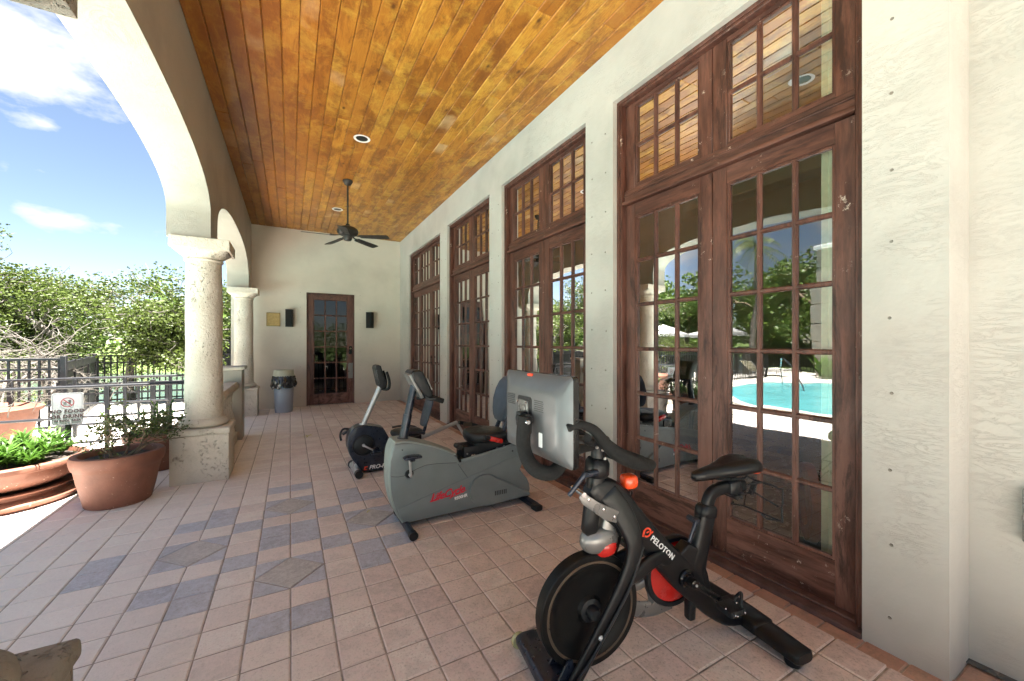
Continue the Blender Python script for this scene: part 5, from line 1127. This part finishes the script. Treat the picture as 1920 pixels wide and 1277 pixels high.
# ============ plaque, wall speakers
t = thing('wall_plaque', 'small square brass plaque on the end wall beside the left speaker', 'plaque', (-.335, 10.598, 2.035)); b = BM()
box(b, -.135, .135, -.022, 0, -.155, -.135, .003); box(b, -.135, .135, -.022, 0, .135, .155, .003); box(b, -.135, -.115, -.0215, 0, -.135, .135); box(b, .115, .135, -.0215, 0, -.135, .135); obj('frame', b, 'brass_dark', t)
b = BM(); box(b, -.115, .115, -.012, 0, -.135, .135); obj('plate', b, 'brass', t)
def speaker(x, rz, label):
    t = thing('wall_speaker', label, 'speaker', (x, 10.52, 2.07), rz, 'pair of wall speakers'); b = BM(); prism(b, [(-.088, -.075), (.03, -.10), (.088, -.02), (.06, .06), (-.07, .06)], -.20, .20, lambda a, c, d: (a, c, d), .008); obj('cabinet', b, 'black_plastic', t)
    b = BM(); prism(b, [(-.083, -.081), (.026, -.104), (.030, -.100), (-.084, -.076)], -.185, .185, lambda a, c, d: (a, c, d)); obj('grille', b, 'black_foam', t); b = BM(); box(b, -.02, .02, .05, .10, -.05, .05); obj('bracket', b, 'black_plastic', t)
speaker(-.02, R(8), 'black wall speaker between the brass plaque and the end wall door'); speaker(1.765, R(-20), 'black wall speaker to the right of the end wall door')

# ============ ceiling fan and recessed lights
t = thing('ceiling_fan', 'dark five-blade ceiling fan on a long rod under the plank ceiling', 'fan', (.823, 7.0, 0)); b = BM(); lathe(b, [(0, ZC + .005), (.075, ZC), (.078, ZC - .02), (.05, ZC - .07), (.025, ZC - .085), (0, ZC - .085)], n=28); obj('canopy', b, 'fan_black', t)
b = BM(); tube(b, [(0, 0, ZC - .06), (0, 0, 3.42)], .014, 12, 1); lathe(b, [(0, 3.44), (.03, 3.44), (.036, 3.40), (0, 3.40)], n=16); obj('down_rod', b, 'fan_black', t)
b = BM(); lathe(b, [(0, 3.415), (.05, 3.41), (.12, 3.385), (.155, 3.355), (.165, 3.325), (.16, 3.29), (.13, 3.262), (.09, 3.25), (.065, 3.245), (.066, 3.20), (.055, 3.175), (0, 3.17)], n=40); obj('motor', b, 'fan_black', t)
for k in range(5):
    a = R(-32 + 72 * k); bl = BM(); sweep(bl, [(.20, 0, 3.235, .11, .007), (.34, 0, 3.228, .125, .007), (.52, 0, 3.222, .14, .007), (.655, 0, 3.218, .135, .007), (.68, 0, 3.217, .10, .006)], (0, 0, 1), 12, 4, 3)
    bmesh.ops.rotate(bl, cent=(.4, 0, 3.226), matrix=Matrix.Rotation(R(-11), 3, 'X'), verts=bl.verts[:]); bmesh.ops.rotate(bl, cent=(0, 0, 0), matrix=Matrix.Rotation(a, 3, 'Z'), verts=bl.verts[:]); bo = obj('blade', bl, 'fan_black', t)
    bl = BM(); sweep(bl, [(.09, 0, 3.262, .05, .010), (.15, 0, 3.245, .028, .010), (.20, .02, 3.238, .03, .008), (.27, .03, 3.236, .02, .008)], (0, 0, 1), 10, 3, 3); sweep(bl, [(.15, 0, 3.245, .026, .010), (.20, -.02, 3.236, .03, .008), (.27, -.03, 3.232, .02, .008)], (0, 0, 1), 10, 3, 3); bmesh.ops.rotate(bl, cent=(0, 0, 0), matrix=Matrix.Rotation(a, 3, 'Z'), verts=bl.verts[:]); obj('blade_iron', bl, 'fan_black', bo)
def downlight(x, y, label):
    t = thing('recessed_light', label, 'ceiling light', (x, y, ZC), 0, 'recessed ceiling lights'); b = BM(); lathe(b, [(.072, .004), (.098, .001), (.104, -.004), (.100, -.008), (.076, -.006), (.070, .0)], n=40); obj('trim_ring', b, 'white_paint', t)
    b = BM(); lathe(b, [(0, -.001), (.073, -.001), (.073, -.003), (0, -.003)], n=32); obj('dark_lens', b, 'can_black', t)
downlight(.815, 5.468, 'nearer recessed light with white ring in the plank ceiling'); downlight(.822, 8.60, 'recessed light with white ring just beyond the ceiling fan'); downlight(.815, 2.1, 'recessed light overhead, mirrored in the top of the nearest french door')

# ============ terracotta pots and plants
def blades(bm, rg, base, n, ln, w, spread=.9, droop=.25, z0=0, up=1.0):
    for _ in range(n):
        a = rg.uniform(0, 6.283); l = ln * rg.uniform(.6, 1.15); out_ = spread * rg.uniform(.2, 1.0); d = Vector((math.cos(a) * out_, math.sin(a) * out_, up)).normalized(); sd_ = Vector((-math.sin(a), math.cos(a), 0)); p = Vector(base) + Vector((0, 0, z0)); last = None
        for i in range(4):
            s = i / 3; c = p + d * l * s + Vector((math.cos(a), math.sin(a), 0)) * l * .10 * s - Vector((0, 0, 1)) * droop * l * s * s; ww = w * (0.35, 1.0, .8, .04)[i]; cur = (bm.verts.new(c - sd_ * ww / 2), bm.verts.new(c + sd_ * ww / 2))
            if last: bm.faces.new((last[0], last[1], cur[1], cur[0]))
            last = cur
def flower(bm, c, rg, s=.027):
    for k in range(5):
        a = k * 1.257 + rg.uniform(-.2, .2); d = Vector((math.cos(a), math.sin(a), .35)).normalized(); sd_ = Vector((-math.sin(a), math.cos(a), 0)); bm.faces.new([bm.verts.new(c), bm.verts.new(c + d * s * .7 + sd_ * s * .5), bm.verts.new(c + d * s * 1.3), bm.verts.new(c + d * s * .7 - sd_ * s * .5)])
t = thing('terracotta_pot', 'large weathered terracotta pot holding a scraggly shrub beside the middle column', 'pot', (-1.42, 5.12, 0), 0, 'terracotta pots')
b = BM(); lathe(b, [(0, 0), (.228, 0), (.235, .01), (.262, .13), (.287, .25), (.302, .34), (.306, .352), (.318, .362), (.328, .40), (.332, .45), (.322, .470), (.285, .474), (.270, .462), (.265, .41), (0, .40)], n=64, jit=.02); obj('pot', b, 'terracotta_dark', t, ang=50)
b = BM(); lathe(b, [(0, .425), (.15, .432), (.268, .415), (.268, .38), (0, .38)], n=40, jit=.03); obj('soil', b, 'soil', t)
rg = random.Random(77); sh = thing('pot_shrub', 'scraggly twiggy shrub with small dark leaves growing in the weathered pot', 'shrub', (-1.42, 5.12, .42)); b = BM(); tips = []
for k, (dx, dy, an) in enumerate(((-.03, -.02, 2.6), (.05, 0, .3), (.02, .05, 1.6), (-.01, .03, 4.0), (.08, .02, .1))): grow(b, rg, (dx, dy, -.02), Vector((math.cos(an) * .7, math.sin(an) * .7, .8)).normalized(), .17, .013, 4, tips, .85, .05, 6, (2, 3), .66, .82)
obj('twigs', b, 'bark_brown', sh); b = BM(); leaf_cloud(b, rg, [(p, .07) for p, d in tips if p.z > .02], 1900, .030, .8); obj('leaves', b, 'leaf_shrub', sh, False, fixn=False)
t = thing('terracotta_bowl', 'wide terracotta bowl on a saucer at the left edge, planted with pink oleander', 'pot', (-2.36, 5.62, 0), 0, 'terracotta pots')
b = BM(); lathe(b, [(0, .13), (.22, .13), (.30, .14), (.42, .185), (.50, .245), (.525, .285), (.53, .335), (.545, .345), (.548, .385), (.535, .398), (.50, .398), (.49, .38), (.48, .34), (0, .32)], n=72, jit=.012); obj('bowl', b, 'terracotta_light', t, ang=50)
b = BM(); lathe(b, [(0, 0), (.46, 0), (.50, .02), (.52, .055), (.50, .085), (.455, .10), (.45, .125), (.475, .135), (.485, .15), (.47, .16), (.40, .14), (0, .13)], n=72, jit=.012); obj('saucer', b, 'terracotta_light', t, ang=50)
b = BM(); lathe(b, [(0, .365), (.30, .37), (.485, .355), (.485, .32), (0, .32)], n=48, jit=.03); obj('soil', b, 'soil', t)
ol = thing('oleander', 'bright green oleander with pink flowers in the wide terracotta bowl', 'plant', (-2.36, 5.62, .365)); b = BM(); fl = BM(); st = BM()
for k in range(44):
    a = rg.uniform(0, 6.28); r_1 = .43 * math.sqrt(rg.random()); c = Vector((r_1 * math.cos(a), r_1 * math.sin(a), 0)); h = rg.uniform(.05, .19) + (.13 if k % 11 == 0 else 0); top = c + Vector((rg.uniform(-.06, .06), rg.uniform(-.06, .06), h)); tube(st, [tuple(c), tuple(top)], .005, 5, 1)
    for j in range(5): blades(b, rg, tuple(c.lerp(top, .25 + .19 * j)), 8, .19, .020, 1.2, .35)
    if k % 11 == 0:
        fl = BM()
        for q in range(12): flower(fl, top + Vector((rg.uniform(-.035, .035), rg.uniform(-.035, .035), .06 + rg.uniform(-.02, .035))), rg)
        obj('flower_cluster', fl, 'petal_pink', ol, False, fixn=False)
joinbm(b, st); obj('foliage', b, 'leaf_oleander', ol, False, fixn=False)
t = thing('terracotta_pot', 'plain terracotta pot half hidden behind the middle column plinth', 'pot', (-1.38, 6.26, 0), 0, 'terracotta pots')
b = BM(); lathe(b, [(0, 0), (.20, 0), (.26, .2), (.30, .34), (.32, .35), (.33, .44), (.30, .45), (.28, .40), (0, .38)], n=48, jit=.01); obj('pot', b, 'terracotta_light', t, ang=50)
o2 = thing('oleander', 'dark green oleander in the pot behind the middle column plinth', 'plant', (-1.38, 6.26, .40)); b = BM(); st = BM(); fl = BM()
for k in range(22):
    a = rg.uniform(0, 6.28); r_1 = .26 * math.sqrt(rg.random()); c = Vector((r_1 * math.cos(a), r_1 * math.sin(a), 0)); top = c * 1.6 + Vector((rg.uniform(-.08, .08), rg.uniform(-.08, .08), rg.uniform(.12, .38))); tube(st, [tuple(c), tuple(top)], .005, 5, 1)
    for j in range(6): blades(b, rg, tuple(c.lerp(top, .2 + .16 * j)), 4, .14, .017, 1.3, .3)
    if k == 3: 
        for q in range(6): flower(fl, top + Vector((rg.uniform(-.03, .03), rg.uniform(-.03, .03), .06)), rg)
joinbm(b, st); obj('foliage', b, 'leaf_oleander', o2, False, fixn=False); obj('flower_cluster', fl, 'petal_pink', o2, False, fixn=False)
t = thing('terracotta_planter', 'broad deep terracotta planter beyond the ramp handrail, behind the sign', 'pot', (-4.0, 8.55, 0), 0, 'terracotta pots')
b = BM(); lathe(b, [(0, 0), (.62, 0), (.70, .40), (.71, .50), (.76, .505), (.765, .56), (.72, .57), (.66, .52), (0, .50)], n=64, jit=.01); obj('pot', b, 'terracotta_light', t, ang=50)
tree('dry_shrub', 'dry leafless twigs spilling over the broad planter behind the sign', 'shrub', (-4.0, 8.55, .50), 51, .75, (.1, 0), bare=True, depth=4, trunk_r=.007, trunks=12, spread=1.0, up=-.05, kids=(3,))

# ============ sign
t = thing('warning_sign', 'white no food or drink in pool area sign with red lettering on a short post', 'sign', (-2.067, 6.0, 0), R(3)); b = BM(); box(b, -.022, .022, .004, .034, -.02, .72, .003); obj('post', b, 'iron_grey', t)
b = BM(); prism(b, rrect(-.118, .118, .632, .968, .02, 5), -.0015, .0025); pl = obj('plate', b, 'sign_white', t, False)
b = BM(); o_, i_ = rrect(-.110, .110, .640, .960, .016, 5), rrect(-.1075, .1075, .6425, .9575, .014, 5); n = len(o_); v0 = [b.verts.new((x, -.0022, z)) for x, z in o_]; v1 = [b.verts.new((x, -.0022, z)) for x, z in i_]
for i in range(n): b.faces.new((v0[i], v0[(i + 1) % n], v1[(i + 1) % n], v1[i]))
obj('border', b, 'sign_ink', pl, False)
ax = lambda x, z: axes((x, -.0028, z), (1, 0, 0), (0, 0, 1), (0, -1, 0))
b = textbm('NO FOOD', .050, ax(0, .772), .0006, 0, .0020, 1.08); joinbm(b, textbm('OR DRINK', .050, ax(0, .718), .0006, 0, .0020, 1.05)); joinbm(b, textbm('IN POOL AREA', .0275, ax(0, .674), .0006, 0, .0011, 1.10)); obj('lettering', b, 'sign_ink', pl, False)
b = BM(); n = 40; cx, cz, r0_, r1__ = 0, .868, .043, .051; v0 = [b.verts.new((cx + r1__ * math.cos(2 * math.pi * i / n), -.0034, cz + r1__ * math.sin(2 * math.pi * i / n))) for i in range(n)]; v1 = [b.verts.new((cx + r0_ * math.cos(2 * math.pi * i / n), -.0034, cz + r0_ * math.sin(2 * math.pi * i / n))) for i in range(n)]
for i in range(n): b.faces.new((v0[i], v0[(i + 1) % n], v1[(i + 1) % n], v1[i]))
q = .044 * .7071; w = .0035; b.faces.new([b.verts.new((x, -.0036, z)) for x, z in ((-q - w, cz + q - w), (q - w, cz - q - w), (q + w, cz - q + w), (-q + w, cz + q + w))]); obj('prohibition_ring', b, 'sign_red', pl, False)
b = BM(); prism(b, [(.006, .892), (.028, .892), (.024, .850), (.010, .850)], -.0030, -.0026); prism(b, [(.014, .892), (.017, .892), (.021, .901), (.018, .901)], -.0030, -.0026); prism(b, [(-.030, .862)] + [(-.018 + .012 * math.cos(R(a)), .862 + .010 * math.sin(R(a))) for a in (160, 130, 90, 50, 20)] + [(-.006, .862)], -.0030, -.0026); prism(b, [(-.031, .859), (-.005, .859), (-.005, .855), (-.031, .855)], -.0030, -.0026); prism(b, [(-.030, .852), (-.006, .852), (-.009, .847), (-.027, .847)], -.0030, -.0026); obj('food_symbol', b, 'sign_black', pl, False)

# ============ small things
t = thing('wall_box', 'small grey switch box on the recessed wall at the far right edge', 'box', (WX + .27, .402, .755)); b = BM(); box(b, -.035, 0, -.03, .03, -.115, .115, .006, 2); obj('cover', b, 'guard_grey', t); b = BM(); box(b, -.04, -.034, -.012, .03, -.02, .0, .002); obj('latch', b, 'guard_grey', t)
def leafy(name, label, x, y, s, rz):
    b = BM(); rg = random.Random(int(s * 1000)); blades(b, rg, (0, 0, .002), 5, s, s * .16, 3.0, .02, up=.10); o = obj(name, b, 'yellow_leaf', None, False, fixn=False); o.location = (x, y, .002); o.rotation_euler = (0, 0, rz); tag(o, label, 'leaf', 'fallen leaves on the pavers')
leafy('fallen_leaf', 'yellow-green palm scrap lying on the pavers in front of the bin', .247, 7.19, .13, .4); leafy('fallen_leaf', 'tiny yellow leaf on the grey diamond paver next to the grey bike', .60, 3.72, .035, 1)
# furniture dimly seen behind the glass
def office_chair(loc, rz, label):
    t = thing('office_chair', label, 'chair', loc, rz, 'office chairs inside the room'); b = BM(); sweep(b, [(-.23, 0, .48, .06, .42), (0, 0, .47, .08, .48), (.23, 0, .49, .07, .44)], (0, 1, 0), 18, 4, 3); obj('seat', b, 'black_plastic', t)
    b = BM(); sweep(b, [(-.26, 0, .72, .05, .36), (-.29, 0, .88, .06, .44), (-.31, 0, 1.06, .05, .40)], (0, 1, 0), 18, 4, 3); obj('backrest', b, 'black_plastic', t)
    b = BM(); tube(b, [(0, 0, .12), (0, 0, .45)], .03, 12, 1); tube(b, [(-.05, 0, .43), (-.27, 0, .47), (-.31, 0, .80)], .025, 8, 3)
    for s in (-.27, .27): tube(b, [(.05, s * .8, .45), (.05, s, .52), (.02, s, .66), (-.18, s, .67), (-.26, s * .9, .60)], .018, 8, 4)
    for k in range(5): a = k * 1.2566; tube(b, [(0, 0, .13), (.28 * math.cos(a), .28 * math.sin(a), .085)], .022, 8, 1); ellipsoid(b, (.29 * math.cos(a), .29 * math.sin(a), .045), (.03, .03, .035), 10, 8)
    obj('frame', b, 'black_plastic', t)
office_chair((3.75, 2.9, .012), R(200), 'black office chair inside the room behind the left leaf of the nearest french door'); office_chair((3.6, 4.0, .012), R(150), 'black office chair inside the room behind the second french door')
t = thing('ring_chair', 'low wooden tub chair with a round hooped side inside the nearest french door', 'chair', (3.55, 1.32, .012), R(35)); b = BM()
for s in (-.26, .26): lathe(b, [(.17, s - .03), (.28, s - .03), (.285, s), (.28, s + .03), (.17, s + .03)], (0, 0, .30), 40, 'y')
obj('hoop', b, 'chair_wood', t); b = BM(); box(b, -.22, .24, -.23, .23, .26, .38, .03, 3); obj('cushion', b, 'interior_paint', t); b = BM(); box(b, -.26, -.19, -.23, .23, .36, .66, .025, 3); obj('backrest', b, 'chair_wood', t)
t = thing('pedestal_table', 'small dark pedestal table inside the near corner of the nearest french door', 'table', (3.35, .98, .012)); b = BM(); lathe(b, [(0, .02), (.05, .02), (.04, .1), (.025, .2), (.05, .28), (.03, .36), (.045, .44), (0, .46)], n=20)
for k in range(3): a = k * 2.094; tube(b, [(0, 0, .14), (.12 * math.cos(a), .12 * math.sin(a), .10), (.2 * math.cos(a), .2 * math.sin(a), .0)], .015, 8, 4)
obj('pedestal', b, 'chair_wood', t); b = BM(); lathe(b, [(0, .455), (.2, .455), (.21, .465), (.2, .48), (0, .48)], n=32); obj('table_top', b, 'chair_wood', t)
